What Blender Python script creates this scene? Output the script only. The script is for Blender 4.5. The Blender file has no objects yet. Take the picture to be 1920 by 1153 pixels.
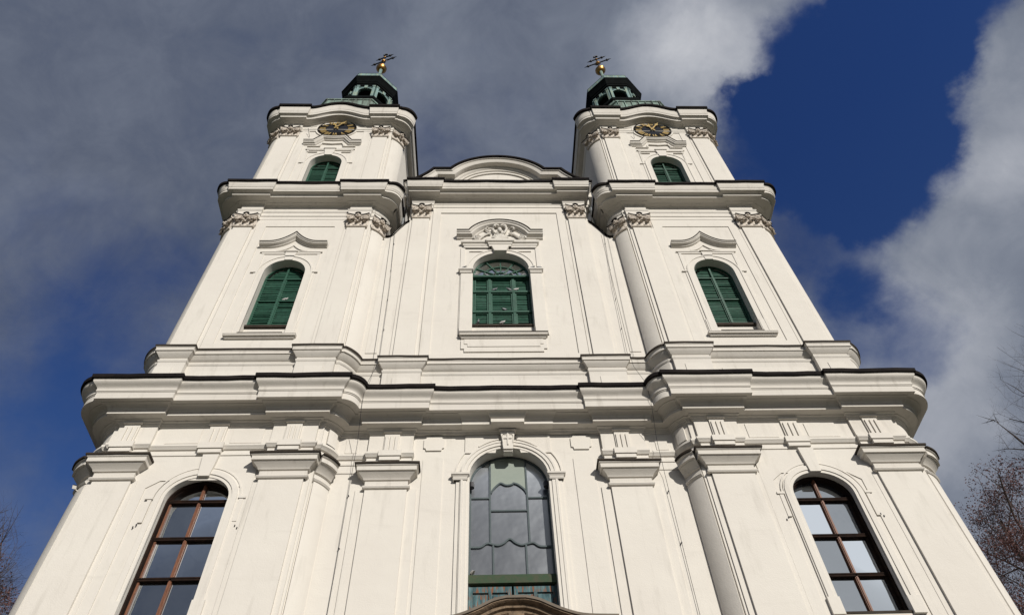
import bpy, math, random
from mathutils import Vector, Matrix
from mathutils.geometry import tessellate_polygon
from math import pi, sin, cos, sqrt, radians, asin, acos, atan2

S = bpy.context.scene
COL = S.collection
# ------------------------------------------------------------------ camera
cam = bpy.data.cameras.new("camera")
cam.sensor_width = 36.0
cam.lens = 1400 / 1920 * 36.0
cam.clip_end = 5000
camo = bpy.data.objects.new("camera", cam)
COL.objects.link(camo)
_r = Vector((0.99925, -0.019703, -0.033327)); _u = Vector((0.0041, -0.802129, 0.597137)); _d = Vector((0.038498, 0.596826, 0.801447))
m = Matrix((_r, _u, -_d)).transposed().to_4x4()
m.translation = Vector((-0.80, -18.0, 1.6))
camo.matrix_world = m
S.camera = camo
# ------------------------------------------------------------------ sun, sky, exposure
SUN_AZ, SUN_EL = 25.0, 25.0          # azimuth to the right of straight-behind-the-camera
sd = Vector((sin(radians(SUN_AZ)) * cos(radians(SUN_EL)), -cos(radians(SUN_AZ)) * cos(radians(SUN_EL)), sin(radians(SUN_EL))))
sun = bpy.data.lights.new("sun", 'SUN'); sun.energy = 4.6; sun.angle = radians(0.53); sun.color = (1.0, 0.955, 0.885)
suno = bpy.data.objects.new("sun", sun); COL.objects.link(suno)
suno.rotation_euler = sd.to_track_quat('Z', 'Y').to_euler(); suno.location = (30, -60, 60)
S.cycles.diffuse_bounces = 2
S.view_settings.view_transform = 'Standard'; S.view_settings.look = 'None'
S.view_settings.exposure = -0.13; S.view_settings.gamma = 1.0
W = bpy.data.worlds.new("World"); S.world = W; W.use_nodes = True


def world():
    nt = W.node_tree; N = nt.nodes; L = nt.links; N.clear()
    out = N.new('ShaderNodeOutputWorld'); bg = N.new('ShaderNodeBackground')
    tc = N.new('ShaderNodeTexCoord')

    def math_(op, a, b=None, clamp=False):
        n = N.new('ShaderNodeMath'); n.operation = op; n.use_clamp = clamp
        for i, v in enumerate((a, b)):
            if v is None: continue
            if isinstance(v, (int, float)): n.inputs[i].default_value = v
            else: L.new(v, n.inputs[i])
        return n.outputs[0]

    def noise(vec, scale, detail, rough=0.55, dist=0.0):
        n = N.new('ShaderNodeTexNoise'); n.inputs['Scale'].default_value = scale; n.inputs['Detail'].default_value = detail
        n.inputs['Roughness'].default_value = rough; n.inputs['Distortion'].default_value = dist
        L.new(vec, n.inputs['Vector']); return n
    D = tc.outputs['Generated']
    # warp the direction a little so that cloud edges are ragged
    nw = noise(D, 5.0, 7, 0.6)
    sub = N.new('ShaderNodeVectorMath'); sub.operation = 'SUBTRACT'; L.new(nw.outputs['Color'], sub.inputs[0]); sub.inputs[1].default_value = (.5, .5, .5)
    sc = N.new('ShaderNodeVectorMath'); sc.operation = 'SCALE'; L.new(sub.outputs[0], sc.inputs[0]); sc.inputs['Scale'].default_value = 0.16
    ad = N.new('ShaderNodeVectorMath'); ad.operation = 'ADD'; L.new(D, ad.inputs[0]); L.new(sc.outputs[0], ad.inputs[1])
    nm = N.new('ShaderNodeVectorMath'); nm.operation = 'NORMALIZE'; L.new(ad.outputs[0], nm.inputs[0])
    DW = nm.outputs[0]

    def blob(d, r_out, r_in, w):
        dt = N.new('ShaderNodeVectorMath'); dt.operation = 'DOT_PRODUCT'; L.new(DW, dt.inputs[0]); dt.inputs[1].default_value = Vector(d).normalized()
        mr = N.new('ShaderNodeMapRange'); mr.interpolation_type = 'SMOOTHSTEP'
        mr.inputs['From Min'].default_value = cos(radians(r_out)); mr.inputs['From Max'].default_value = cos(radians(r_in))
        mr.inputs['To Min'].default_value = 0.0; mr.inputs['To Max'].default_value = w
        L.new(dt.outputs['Value'], mr.inputs['Value']); return mr.outputs[0]

    def total(blobs, base):
        acc = None
        for b in blobs:
            o = blob(*b); acc = o if acc is None else math_('ADD', acc, o)
        return math_('ADD', acc, base)
    nd = noise(D, 3.2, 9, 0.58, 0.3)
    # openings in the cloud (how much clear sky) --------------------------------
    clear = total([((0.423, 0.292, 0.858), 9, 1, .95), ((0.345, 0.39, 0.854), 5.5, .5, .75), ((0.455, 0.38, 0.80), 6.5, 1, .75),
                   ((0.43, 0.47, 0.772), 7, 1, .52), ((0.487, 0.545, 0.68), 5.5, .3, .52), ((0.476, 0.20, 0.855), 7, 1, .9),
                   ((-0.49, 0.66, 0.57), 10, 2, .36), ((-0.50, 0.54, 0.68), 15, 4, .20), ((-0.41, 0.55, 0.727), 8, 1, .16), ((-0.52, 0.42, 0.74), 12, 2, .08),
                   ((0.011, 0.415, 0.91), 9, 2, .17), ((-0.2, 0.53, 0.82), 10, 2, .12),
                   ((-0.8, -0.4, .45), 30, 8, .5), ((0.9, -0.1, .4), 30, 10, .5)], 0.06)
    clear = math_('ADD', clear, math_('MULTIPLY', math_('SUBTRACT', nd.outputs['Fac'], 0.5), 0.95))
    nx_ = noise(D, 11.0, 9, 0.62, 0.5)
    clear = math_('ADD', clear, math_('MULTIPLY', math_('SUBTRACT', nx_.outputs['Fac'], 0.5), 0.34))
    cr = N.new('ShaderNodeMapRange'); cr.interpolation_type = 'SMOOTHSTEP'
    cr.inputs['From Min'].default_value = 0.12; cr.inputs['From Max'].default_value = 0.72
    L.new(clear, cr.inputs['Value'])
    # brightness of the cloud --------------------------------------------------
    lit = total([((0.32, 0.265, 0.91), 9, 1, .38), ((0.25, 0.335, 0.909), 8, 1, .24), ((0.575, 0.285, 0.77), 9, 1, .30), ((0.545, 0.44, 0.71), 9, 1, .33),
                 ((0.494, 0.591, 0.638), 9, 2, .30), ((0.064, 0.276, 0.959), 14, 2, .10), ((0.549, 0.66, 0.52), 14, 3, .22),
                 ((-0.49, 0.713, 0.47), 9, 2, .10), ((0.43, -0.74, 0.52), 30, 3, .62), ((-0.36, -0.76, 0.54), 24, 6, -.16), ((0.0, -0.8, 0.6), 30, 8, .35), ((0.2, -0.95, .15), 40, 10, .5)], 0.0)
    nb = noise(D, 3.6, 9, 0.62, 0.35)
    nf = noise(D, 12.0, 9, 0.64, 0.5)
    lit = math_('ADD', lit, math_('MULTIPLY', math_('SUBTRACT', nb.outputs['Fac'], 0.5), 0.52))
    lit = math_('ADD', lit, math_('MULTIPLY', math_('SUBTRACT', nf.outputs['Fac'], 0.5), 0.34))
    ramp = N.new('ShaderNodeValToRGB'); L.new(math_('ADD', lit, 0.15, True), ramp.inputs[0])
    e = ramp.color_ramp.elements
    e[0].position = 0.0; e[0].color = (0.062, 0.084, 0.145, 1)
    e[1].position = 1.0; e[1].color = (0.62, 0.63, 0.66, 1)
    for p, c in ((0.14, (0.106, 0.126, 0.178, 1)), (0.42, (0.20, 0.225, 0.28, 1)), (0.70, (0.36, 0.38, 0.43, 1))):
        x = e.new(p); x.color = c
    sky = N.new('ShaderNodeTexSky'); sky.sky_type = 'NISHITA'; sky.sun_disc = False
    sky.sun_elevation = radians(SUN_EL); sky.sun_rotation = atan2(sd.x, sd.y); sky.altitude = 300; sky.air_density = 1.0; sky.dust_density = 0.3; sky.ozone_density = 2.5
    tint = N.new('ShaderNodeMix'); tint.data_type = 'RGBA'; tint.blend_type = 'MULTIPLY'; tint.inputs[0].default_value = 1.0
    L.new(sky.outputs[0], tint.inputs[6]); sep = N.new('ShaderNodeSeparateXYZ'); L.new(D, sep.inputs[0])
    tz = N.new('ShaderNodeMapRange'); tz.inputs['From Min'].default_value = .50; tz.inputs['From Max'].default_value = .84; L.new(sep.outputs['Z'], tz.inputs['Value'])
    tm = N.new('ShaderNodeMix'); tm.data_type = 'RGBA'; L.new(tz.outputs[0], tm.inputs[0]); tm.inputs[6].default_value = (0.46, 0.60, 0.90, 1); tm.inputs[7].default_value = (0.28, 0.45, 0.86, 1)
    L.new(tm.outputs[2], tint.inputs[7])
    # the clouds are given in the strength-1 units of the picture; lift them by 1/strength
    STR = 0.10
    up = N.new('ShaderNodeVectorMath'); up.operation = 'SCALE'; L.new(ramp.outputs[0], up.inputs[0]); up.inputs['Scale'].default_value = 1.12 / STR
    mix = N.new('ShaderNodeMix'); mix.data_type = 'RGBA'; L.new(cr.outputs[0], mix.inputs[0]); L.new(up.outputs[0], mix.inputs[6]); L.new(tint.outputs[2], mix.inputs[7])
    L.new(mix.outputs[2], bg.inputs['Color']); bg.inputs['Strength'].default_value = STR
    L.new(bg.outputs[0], out.inputs[0])


world()

# ------------------------------------------------------------------ materials
def mat(name, col, rough=0.8, metal=0.0, spots=None, scale=3.0, amt=0.5, bump=0.0, bscale=40.0, stretch=None, spec=None, detail=6, coat=0.0, spots2=None):
    """plain surface colour with up to two layers of procedural wear"""
    M = bpy.data.materials.new(name); M.use_nodes = True
    nt = M.node_tree; N = nt.nodes; L = nt.links
    b = N['Principled BSDF']; b.inputs['Roughness'].default_value = rough; b.inputs['Metallic'].default_value = metal
    if spec is not None: b.inputs['Specular IOR Level'].default_value = spec
    tc = N.new('ShaderNodeTexCoord'); mp = N.new('ShaderNodeMapping'); L.new(tc.outputs['Object'], mp.inputs[0])
    if stretch: mp.inputs['Scale'].default_value = stretch
    cur = None
    if spots is not None:
        n = N.new('ShaderNodeTexNoise'); n.inputs['Scale'].default_value = scale; n.inputs['Detail'].default_value = detail; n.inputs['Roughness'].default_value = 0.62
        L.new(mp.outputs[0], n.inputs['Vector'])
        r = N.new('ShaderNodeMapRange'); r.inputs['From Min'].default_value = 0.42; r.inputs['From Max'].default_value = 0.72; r.inputs['To Max'].default_value = amt
        L.new(n.outputs['Fac'], r.inputs['Value'])
        x = N.new('ShaderNodeMix'); x.data_type = 'RGBA'; x.inputs[6].default_value = (*col, 1); x.inputs[7].default_value = (*spots, 1); L.new(r.outputs[0], x.inputs[0])
        cur = x.outputs[2]
        if spots2 is not None:
            n2 = N.new('ShaderNodeTexNoise'); n2.inputs['Scale'].default_value = scale * 2.7; n2.inputs['Detail'].default_value = 8
            a = N.new('ShaderNodeVectorMath'); a.operation = 'ADD'; a.inputs[1].default_value = (13.1, 7.7, 3.3); L.new(mp.outputs[0], a.inputs[0]); L.new(a.outputs[0], n2.inputs['Vector'])
            r2 = N.new('ShaderNodeMapRange'); r2.inputs['From Min'].default_value = 0.52; r2.inputs['From Max'].default_value = 0.62; r2.inputs['To Max'].default_value = spots2[1]
            L.new(n2.outputs['Fac'], r2.inputs['Value'])
            x2 = N.new('ShaderNodeMix'); x2.data_type = 'RGBA'; L.new(cur, x2.inputs[6]); x2.inputs[7].default_value = (*spots2[0], 1); L.new(r2.outputs[0], x2.inputs[0]); cur = x2.outputs[2]
        L.new(cur, b.inputs['Base Color'])
    else:
        b.inputs['Base Color'].default_value = (*col, 1)
    if bump:
        nb = N.new('ShaderNodeTexNoise'); nb.inputs['Scale'].default_value = bscale; nb.inputs['Detail'].default_value = 5; L.new(tc.outputs['Object'], nb.inputs['Vector'])
        bp = N.new('ShaderNodeBump'); bp.inputs['Strength'].default_value = bump; bp.inputs['Distance'].default_value = 0.02
        L.new(nb.outputs['Fac'], bp.inputs['Height']); L.new(bp.outputs[0], b.inputs['Normal'])
    return M


def plaster(name, col, warm, grime):
    """lime-washed render: large soft patches of the wash, fine grain, thin rain streaks and faint trowel bands"""
    M = bpy.data.materials.new(name); M.use_nodes = True
    nt = M.node_tree; N = nt.nodes; L = nt.links; b = N['Principled BSDF']; b.inputs['Roughness'].default_value = 0.92; b.inputs['Specular IOR Level'].default_value = 0.15
    tc = N.new('ShaderNodeTexCoord')

    def layer(cur, other, scale, stretch, lo, hi, amt):
        mp = N.new('ShaderNodeMapping'); mp.inputs['Scale'].default_value = stretch; L.new(tc.outputs['Object'], mp.inputs[0])
        n = N.new('ShaderNodeTexNoise'); n.inputs['Scale'].default_value = scale; n.inputs['Detail'].default_value = 7; n.inputs['Roughness'].default_value = .6; L.new(mp.outputs[0], n.inputs['Vector'])
        r = N.new('ShaderNodeMapRange'); r.inputs['From Min'].default_value = lo; r.inputs['From Max'].default_value = hi; r.inputs['To Max'].default_value = amt; L.new(n.outputs['Fac'], r.inputs['Value'])
        x = N.new('ShaderNodeMix'); x.data_type = 'RGBA'; L.new(r.outputs[0], x.inputs[0]); x.inputs[7].default_value = (*other, 1)
        if cur is None: x.inputs[6].default_value = (*col, 1)
        else: L.new(cur, x.inputs[6])
        return x.outputs[2]
    c = layer(None, warm, 0.45, (1, 1, 1), .35, .7, .8)
    c = layer(c, grime, 2.2, (1.6, 1.6, .22), .56, .8, .55)
    c = layer(c, grime, 1.1, (.6, .6, 3.0), .6, .85, .35)
    c = layer(c, (.45, .42, .38), 14, (1, 1, 1), .66, .8, .25)
    L.new(c, b.inputs['Base Color'])
    nb = N.new('ShaderNodeTexNoise'); nb.inputs['Scale'].default_value = 28; nb.inputs['Detail'].default_value = 6; L.new(tc.outputs['Object'], nb.inputs['Vector'])
    nl = N.new('ShaderNodeTexNoise'); nl.inputs['Scale'].default_value = 1.3; nl.inputs['Detail'].default_value = 3; L.new(tc.outputs['Object'], nl.inputs['Vector'])
    bp = N.new('ShaderNodeBump'); bp.inputs['Strength'].default_value = .25; bp.inputs['Distance'].default_value = .02; L.new(nb.outputs['Fac'], bp.inputs['Height'])
    b2 = N.new('ShaderNodeBump'); b2.inputs['Strength'].default_value = .35; b2.inputs['Distance'].default_value = .05; L.new(nl.outputs['Fac'], b2.inputs['Height']); L.new(bp.outputs[0], b2.inputs['Normal'])
    L.new(b2.outputs[0], b.inputs['Normal'])
    return M


def glass(name, col, rough, refl, tintc=(1, 1, 1), wob=0.0):
    """window glass seen from outside: a dark room behind a reflecting sheet"""
    M = bpy.data.materials.new(name); M.use_nodes = True
    nt = M.node_tree; N = nt.nodes; L = nt.links; N.remove(N['Principled BSDF']); o = N['Material Output']
    tc = N.new('ShaderNodeTexCoord'); n = N.new('ShaderNodeTexNoise'); n.inputs['Scale'].default_value = 2.5; n.inputs['Detail'].default_value = 6; L.new(tc.outputs['Object'], n.inputs['Vector'])
    x = N.new('ShaderNodeMix'); x.data_type = 'RGBA'; x.inputs[6].default_value = (*col, 1); x.inputs[7].default_value = (*[min(1, c * 1.5 + .01) for c in col], 1); L.new(n.outputs['Fac'], x.inputs[0])
    d = N.new('ShaderNodeBsdfDiffuse'); L.new(x.outputs[2], d.inputs['Color'])
    g = N.new('ShaderNodeBsdfGlossy'); g.inputs['Roughness'].default_value = rough; g.inputs['Color'].default_value = (*tintc, 1)
    if wob:
        n2 = N.new('ShaderNodeTexNoise'); n2.inputs['Scale'].default_value = 1.6; L.new(tc.outputs['Object'], n2.inputs['Vector'])
        bp = N.new('ShaderNodeBump'); bp.inputs['Strength'].default_value = wob; bp.inputs['Distance'].default_value = .05; L.new(n2.outputs['Fac'], bp.inputs['Height']); L.new(bp.outputs[0], g.inputs['Normal'])
    lw = N.new('ShaderNodeFresnel'); lw.inputs['IOR'].default_value = 1.5
    ad = N.new('ShaderNodeMath'); ad.operation = 'ADD'; ad.use_clamp = True; L.new(lw.outputs[0], ad.inputs[0]); ad.inputs[1].default_value = refl
    mx = N.new('ShaderNodeMixShader'); L.new(ad.outputs[0], mx.inputs[0]); L.new(d.outputs[0], mx.inputs[1]); L.new(g.outputs[0], mx.inputs[2]); L.new(mx.outputs[0], o.inputs[0])
    return M


PL = plaster('white_plaster', (.662, .626, .564), (.62, .58, .523), (.45, .42, .37))
PM = plaster('weathered_moulding', (.615, .58, .525), (.55, .515, .46), (.34, .31, .27))
ST = mat('capital_stone', (.61, .545, .47), .9, spots=(.48, .415, .345), scale=5, amt=.7, bump=.2, bscale=30, spots2=((.32, .27, .22), .3))
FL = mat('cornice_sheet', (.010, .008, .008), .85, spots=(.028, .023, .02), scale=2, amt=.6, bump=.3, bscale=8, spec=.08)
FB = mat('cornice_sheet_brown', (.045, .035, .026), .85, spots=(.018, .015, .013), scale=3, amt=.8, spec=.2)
CU = mat('copper_patina', (.19, .29, .28), .85, spots=(.075, .115, .105), scale=1.2, amt=.9, stretch=(2.2, 2.2, .35), bump=.2, bscale=6, spots2=((.33, .36, .22), .5))
CV = mat('copper_darker', (.035, .06, .058), .85, spots=(.10, .16, .155), scale=1.6, amt=.8, stretch=(2, 2, .5), spec=.1)  # arcade panels, darker than the copper of the pilasters
CG = mat('copper_grimy', (.20, .29, .245), .85, spots=(.085, .085, .07), scale=.9, amt=1.0, stretch=(2.5, 2.5, .3), bump=.2, bscale=6, spots2=((.045, .045, .04), .8))
CD = mat('copper_dark_shade', (.0025, .0032, .0035), .85, spots=(.007, .010, .010), scale=3, amt=.7, spec=.05)  # near-black base puts the shade under lantern ledge and eave into the colour
GR = mat('green_paint', (.009, .066, .038), .6, spots=(.028, .10, .065), scale=2.2, amt=.6, bump=.15, bscale=20, spots2=((.005, .034, .02), .6))
WD = mat('red_brown_wood', (.17, .062, .028), .6, spots=(.075, .027, .014), scale=6, amt=.8, stretch=(3, 3, .4), spots2=((.26, .12, .06), .5))
WK = mat('dark_wood', (.016, .010, .008), .85, spots=(.04, .02, .012), scale=5, amt=.6, spec=.08)
TE = mat('teal_paint', (.06, .08, .085), .75, spots=(.09, .11, .112), scale=5, amt=.5)
TW = mat('weathered_teal', (.018, .06, .07), .8, spots=(.13, .22, .23), scale=2.6, amt=1.0, stretch=(3.0, 3.0, .45), spots2=((.17, .06, .022), 1.0))
MG = mat('mossy_green_rail', (.028, .058, .026), .85, spots=(.07, .055, .035), scale=5, amt=.8)
PG = mat('pale_green_board', (.25, .285, .245), .7, spots=(.20, .235, .20), scale=2, amt=.5)
BS = mat('brown_sandstone', (.235, .165, .105), .9, spots=(.10, .07, .045), scale=4, amt=.8, bump=.6, bscale=25, spots2=((.045, .033, .025), .5))
GO = mat('gilding', (.55, .30, .09), .36, metal=1.0, spots=(.24, .12, .035), scale=4, amt=.6)
GP = mat('gold_paint', (.44, .31, .115), .5, metal=.3, spots=(.30, .20, .075), scale=4, amt=.5)
CB = mat('clock_black', (.008, .0065, .005), .8, spots=(.025, .017, .01), scale=6, amt=.5, spec=.1)
CC = mat('clock_slate', (.017, .019, .027), .8, spots=(.011, .012, .016), scale=3, amt=.6, spec=.1)
IR = mat('wrought_iron', (.018, .018, .022), .5, metal=.3, spots=(.05, .045, .045), scale=9, amt=.5)
ZN = mat('zinc', (.33, .35, .36), .35, metal=.85, spots=(.17, .18, .19), scale=5, amt=.7)
PGN = mat('pigeon_grey', (.17, .175, .19), .75, spots=(.36, .36, .37), scale=9, amt=.9)
PGD = mat('pigeon_dark', (.045, .045, .05), .75, spots=(.10, .10, .11), scale=9, amt=.6)
PGW = mat('pigeon_white', (.62, .60, .57), .8, spots=(.42, .40, .38), scale=9, amt=.5)
PGL = mat('pigeon_pale_wing', (.55, .53, .51), .8, spots=(.30, .29, .28), scale=9, amt=.5)
PGB = mat('pigeon_wing', (.26, .265, .28), .75, spots=(.05, .05, .055), scale=11, amt=.9)
BK = mat('bark', (.06, .045, .04), .9, spots=(.03, .022, .02), scale=5, amt=.8)
LF = mat('russet_leaf', (.095, .042, .042), .85, spots=(.15, .066, .048), scale=.9, amt=.8, spots2=((.06, .028, .03), .8))
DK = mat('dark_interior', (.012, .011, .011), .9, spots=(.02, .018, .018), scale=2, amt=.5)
RF = mat('roof_tile', (.12, .055, .04), .85, spots=(.07, .04, .03), scale=3, amt=.8)
PV = mat('paving', (.10, .092, .082), .9, spots=(.065, .06, .055), scale=.6, amt=.8, bump=.4, bscale=9)
GS = mat('lawn', (.04, .055, .02), .95, spots=(.06, .055, .028), scale=.3, amt=.8)
G_SIDE = glass('window_glass', (.018, .020, .023), .02, .40, (.90, .96, 1), .12)
G_FAN = glass('fanlight_glass', (.018, .02, .024), .08, .10)
G_MID = glass('dull_glass', (.038, .040, .046), .28, .035, (.9, .95, 1), .25)

# ------------------------------------------------------------------ mesh builder
class MB:
    def __init__(s): s.v = []; s.f = []

    def add(s, vs, fs):
        o = len(s.v); s.v += [tuple(p) for p in vs]; s.f += [tuple(i + o for i in f) for f in fs]

    def grid(s, rows, closeu=False, closev=False):
        nr, nc = len(rows), len(rows[0]); vs = [p for r in rows for p in r]; fs = []
        for i in range(nr if closev else nr - 1):
            for j in range(nc if closeu else nc - 1):
                a = i * nc + j; b = i * nc + (j + 1) % nc; i2 = (i + 1) % nr
                fs.append((a, b, i2 * nc + (j + 1) % nc, i2 * nc + j))
        s.add(vs, fs); return s

    def box(s, x0, x1, y0, y1, z0, z1):
        s.add([(x, y, z) for z in (z0, z1) for y in (y0, y1) for x in (x0, x1)], [(0, 1, 3, 2), (4, 6, 7, 5), (0, 4, 5, 1), (2, 3, 7, 6), (0, 2, 6, 4), (1, 5, 7, 3)]); return s

    def obox(s, c, ax, ay, az):
        c = Vector(c); ax, ay, az = Vector(ax), Vector(ay), Vector(az)
        s.add([c + ax * i + ay * j + az * k for k in (-1, 1) for j in (-1, 1) for i in (-1, 1)], [(0, 1, 3, 2), (4, 6, 7, 5), (0, 4, 5, 1), (2, 3, 7, 6), (0, 2, 6, 4), (1, 5, 7, 3)]); return s

    def slab(s, poly, y0, y1, hole=None, back=False):
        """polygon in the x-z plane, front at y0, edges running back to y1"""
        loops = [poly] + ([hole] if hole else [])
        tris = tessellate_polygon([[Vector((p[0], p[1], 0)) for p in l] for l in loops])
        flat = [p for l in loops for p in l]
        s.add([(p[0], y0, p[1]) for p in flat], tris)
        if back: s.add([(p[0], y1, p[1]) for p in flat], tris)
        for l in loops:
            s.grid([[(p[0], y0, p[1]) for p in l], [(p[0], y1, p[1]) for p in l]], closeu=True)
        return s

    def ribbon(s, path, prof, y0, caps=True, closed=False, scale_end=None):
        """sweep a profile [(offset along the path normal, projection towards the viewer)] along an x-z path"""
        n = len(path); cols = []
        for i in range(n):
            a = path[(i - 1) % n] if (closed or i) else None; b = path[i]; c = path[(i + 1) % n] if (closed or i < n - 1) else None
            def nrm(p, q):
                dx, dz = q[0] - p[0], q[1] - p[1]; l = math.hypot(dx, dz) or 1e-9; return (-dz / l, dx / l)
            if a is None: nx, nz = nrm(b, c)
            elif c is None: nx, nz = nrm(a, b)
            else:
                n1, n2 = nrm(a, b), nrm(b, c); sx, sz = n1[0] + n2[0], n1[1] + n2[1]; d = (sx * sx + sz * sz) / 2; d = max(d, .3); nx, nz = sx / d, sz / d
            cols.append([(b[0] + nx * o, y0 - pr, b[1] + nz * o) for o, pr in prof])
        s.grid(cols, closev=closed)
        if caps and not closed:
            for c in (cols[0], cols[-1]):
                s.add(c, [tuple(range(len(c)))])
        return s

    def tube(s, pts, rad, n=6):
        pts = [Vector(p) for p in pts]; rows = []
        if not isinstance(rad, (list, tuple)): rad = [rad] * len(pts)
        for i, p in enumerate(pts):
            t = (pts[min(i + 1, len(pts) - 1)] - pts[max(i - 1, 0)]).normalized()
            u = t.cross(Vector((0, 0, 1))) if abs(t.z) < .9 else t.cross(Vector((1, 0, 0)))
            u.normalize(); w = t.cross(u)
            rows.append([p + (u * cos(2 * pi * k / n) + w * sin(2 * pi * k / n)) * rad[i] for k in range(n)])
        s.grid(rows, closeu=True)
        s.add(rows[0], [tuple(range(n))]); s.add(rows[-1], [tuple(range(n))]); return s

    def lathe(s, prof, c, n=24):
        s.grid([[(c[0] + r * cos(2 * pi * k / n), c[1] + r * sin(2 * pi * k / n), c[2] + z) for k in range(n)] for r, z in prof], closeu=True); return s

    def poly(s, prof, c, A, phase=0.0, n=8):
        """regular n-gon tiers: profile of (apothem, height)"""
        k = 1 / cos(pi / n)
        s.grid([[(c[0] + a * k * sin(2 * pi * (j + .5) / n + phase), c[1] - a * k * cos(2 * pi * (j + .5) / n + phase), c[2] + z) for j in range(n)] for a, z in prof], closeu=True); return s

    def build(s, name, material, parent=None, sx=1, dx=0.0, ang=32, loc=None, rel=None):
        me = bpy.data.meshes.new(name)
        vs = [((sx * x + dx), y, z) for x, y, z in s.v]
        if rel: vs = [(x - rel[0], y - rel[1], z - rel[2]) for x, y, z in vs]
        fs = s.f if sx > 0 else [tuple(reversed(f)) for f in s.f]
        me.from_pydata(vs, [], fs); me.validate()
        import bmesh
        bm = bmesh.new(); bm.from_mesh(me)
        bmesh.ops.remove_doubles(bm, verts=bm.verts, dist=2e-4)
        bmesh.ops.dissolve_degenerate(bm, edges=bm.edges, dist=1e-5)
        bmesh.ops.recalc_face_normals(bm, faces=bm.faces)
        bm.to_mesh(me); bm.free()
        me.polygons.foreach_set('use_smooth', [True] * len(me.polygons)); me.set_sharp_from_angle(angle=radians(ang))
        me.materials.append(material)
        o = bpy.data.objects.new(name, me); COL.objects.link(o)
        if parent: o.parent = parent
        return o


def empty(name, loc, label, cat, group=None):
    o = bpy.data.objects.new(name, None); COL.objects.link(o); o.location = loc
    o['label'] = label; o['category'] = cat
    if group: o['group'] = group
    return o


def arch(w, zb, zs, rise, n=16, cx=0.0):
    """open path from the left foot over the arch to the right foot"""
    return [(cx - w, zb)] + [(cx - w * cos(pi * k / n), zs + rise * sin(pi * k / n)) for k in range(n + 1)] + [(cx + w, zb)]


def arch_half(w, zs, rise, z):
    if z <= zs: return w
    t = (z - zs) / rise
    return w * sqrt(max(0, 1 - t * t))


def smooth_path(pts, n=6):
    """Catmull-Rom through points"""
    out = []
    P = [pts[0]] + list(pts) + [pts[-1]]
    for i in range(1, len(P) - 2):
        for k in range(n):
            t = k / n; r = []
            for a in range(len(pts[0])):
                p0, p1, p2, p3 = P[i - 1][a], P[i][a], P[i + 1][a], P[i + 2][a]
                r.append(.5 * (2 * p1 + (p2 - p0) * t + (2 * p0 - 5 * p1 + 4 * p2 - p3) * t * t + (3 * p1 - p0 - 3 * p2 + p3) * t ** 3))
            out.append(tuple(r))
    out.append(tuple(pts[-1])); return out


# ------------------------------------------------------------------ plan of the front
YC = 0.55           # plane of the middle bay; the tower fronts stand at y = 0
BY = 0.62           # depth of the rounded tower corners
CFG = {             # pilaster edges; J / E: side end and front end of the rounded corners (inner, outer)
    1: dict(pi=(6.25, 7.65), po=(11.55, 12.90), Ji=(5.62, .60), Ei=(6.06, .05), Jo=(13.66, .65), Eo=(13.06, .05), kj=.80, jy=0.9, ke=.78, me=1.06, bul=.07, s2=.93),
    2: dict(pi=(6.20, 7.18), po=(11.38, 12.47), Ji=(5.44, .72), Ei=(6.05, .05), Jo=(13.22, .72), Eo=(12.60, .05), kj=.86, jy=1.25, ke=.75, me=1.03, bul=.10, s2=.85),
    3: dict(pi=(6.22, 7.15), po=(11.36, 12.37), Ji=(5.42, .72), Ei=(6.05, .05), Jo=(13.05, .72), Eo=(12.50, .05), kj=.85, jy=1.0, ke=.55, me=1.03, bul=.10, s2=.60)}
BACK = 8.4
# the two towers are not quite twins: the left one is a hand narrower on its outer side
CFGS = {}
for _k in (1, 2, 3):
    for _s in (-1, 1): CFGS[_k, _s] = dict(CFG[_k])
CFGS[1, -1].update(po=(11.42, 12.60), Jo=(13.36, .65), Eo=(12.78, .05)); CFGS[1, 1].update(po=(11.52, 12.95), Jo=(13.78, .65), Eo=(13.14, .05))
CFGS[2, -1].update(Jo=(12.98, .72), Eo=(12.46, .05), po=(11.38, 12.36)); CFGS[2, 1].update(Jo=(13.14, .72), Eo=(12.54, .05)); CFGS[3, 1].update(Jo=(12.93, .72), Eo=(12.42, .05))


def corner(c, side, p, start=None, n=9, t0=0.0, t1=1.0):
    """rounded tower corner offset by p, from the side end to the front end"""
    J, E = (c['Ji'], c['Ei']) if side < 0 else (c['Jo'], c['Eo'])
    jx, jy = J[0] + side * c['kj'] * p, (start if start is not None else J[1] - c['jy'] * p)
    ex, ey = E[0] + side * c['ke'] * p, E[1] - c['me'] * p
    dx, dy = ex - jx, ey - jy; L_ = math.hypot(dx, dy); nx, ny = (dy / L_, -dx / L_) if side < 0 else (-dy / L_, dx / L_)
    if ny > 0: nx, ny = -nx, -ny
    h = L_ * (c['bul'] + .10 * min(p, 1.0)); P = []
    for k in range(n + 1):
        t = t0 + (t1 - t0) * k / n; w = 4 * t * (1 - t) * h; P.append((jx + dx * t + nx * w, jy + dy * t + ny * w))
    return P


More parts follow.
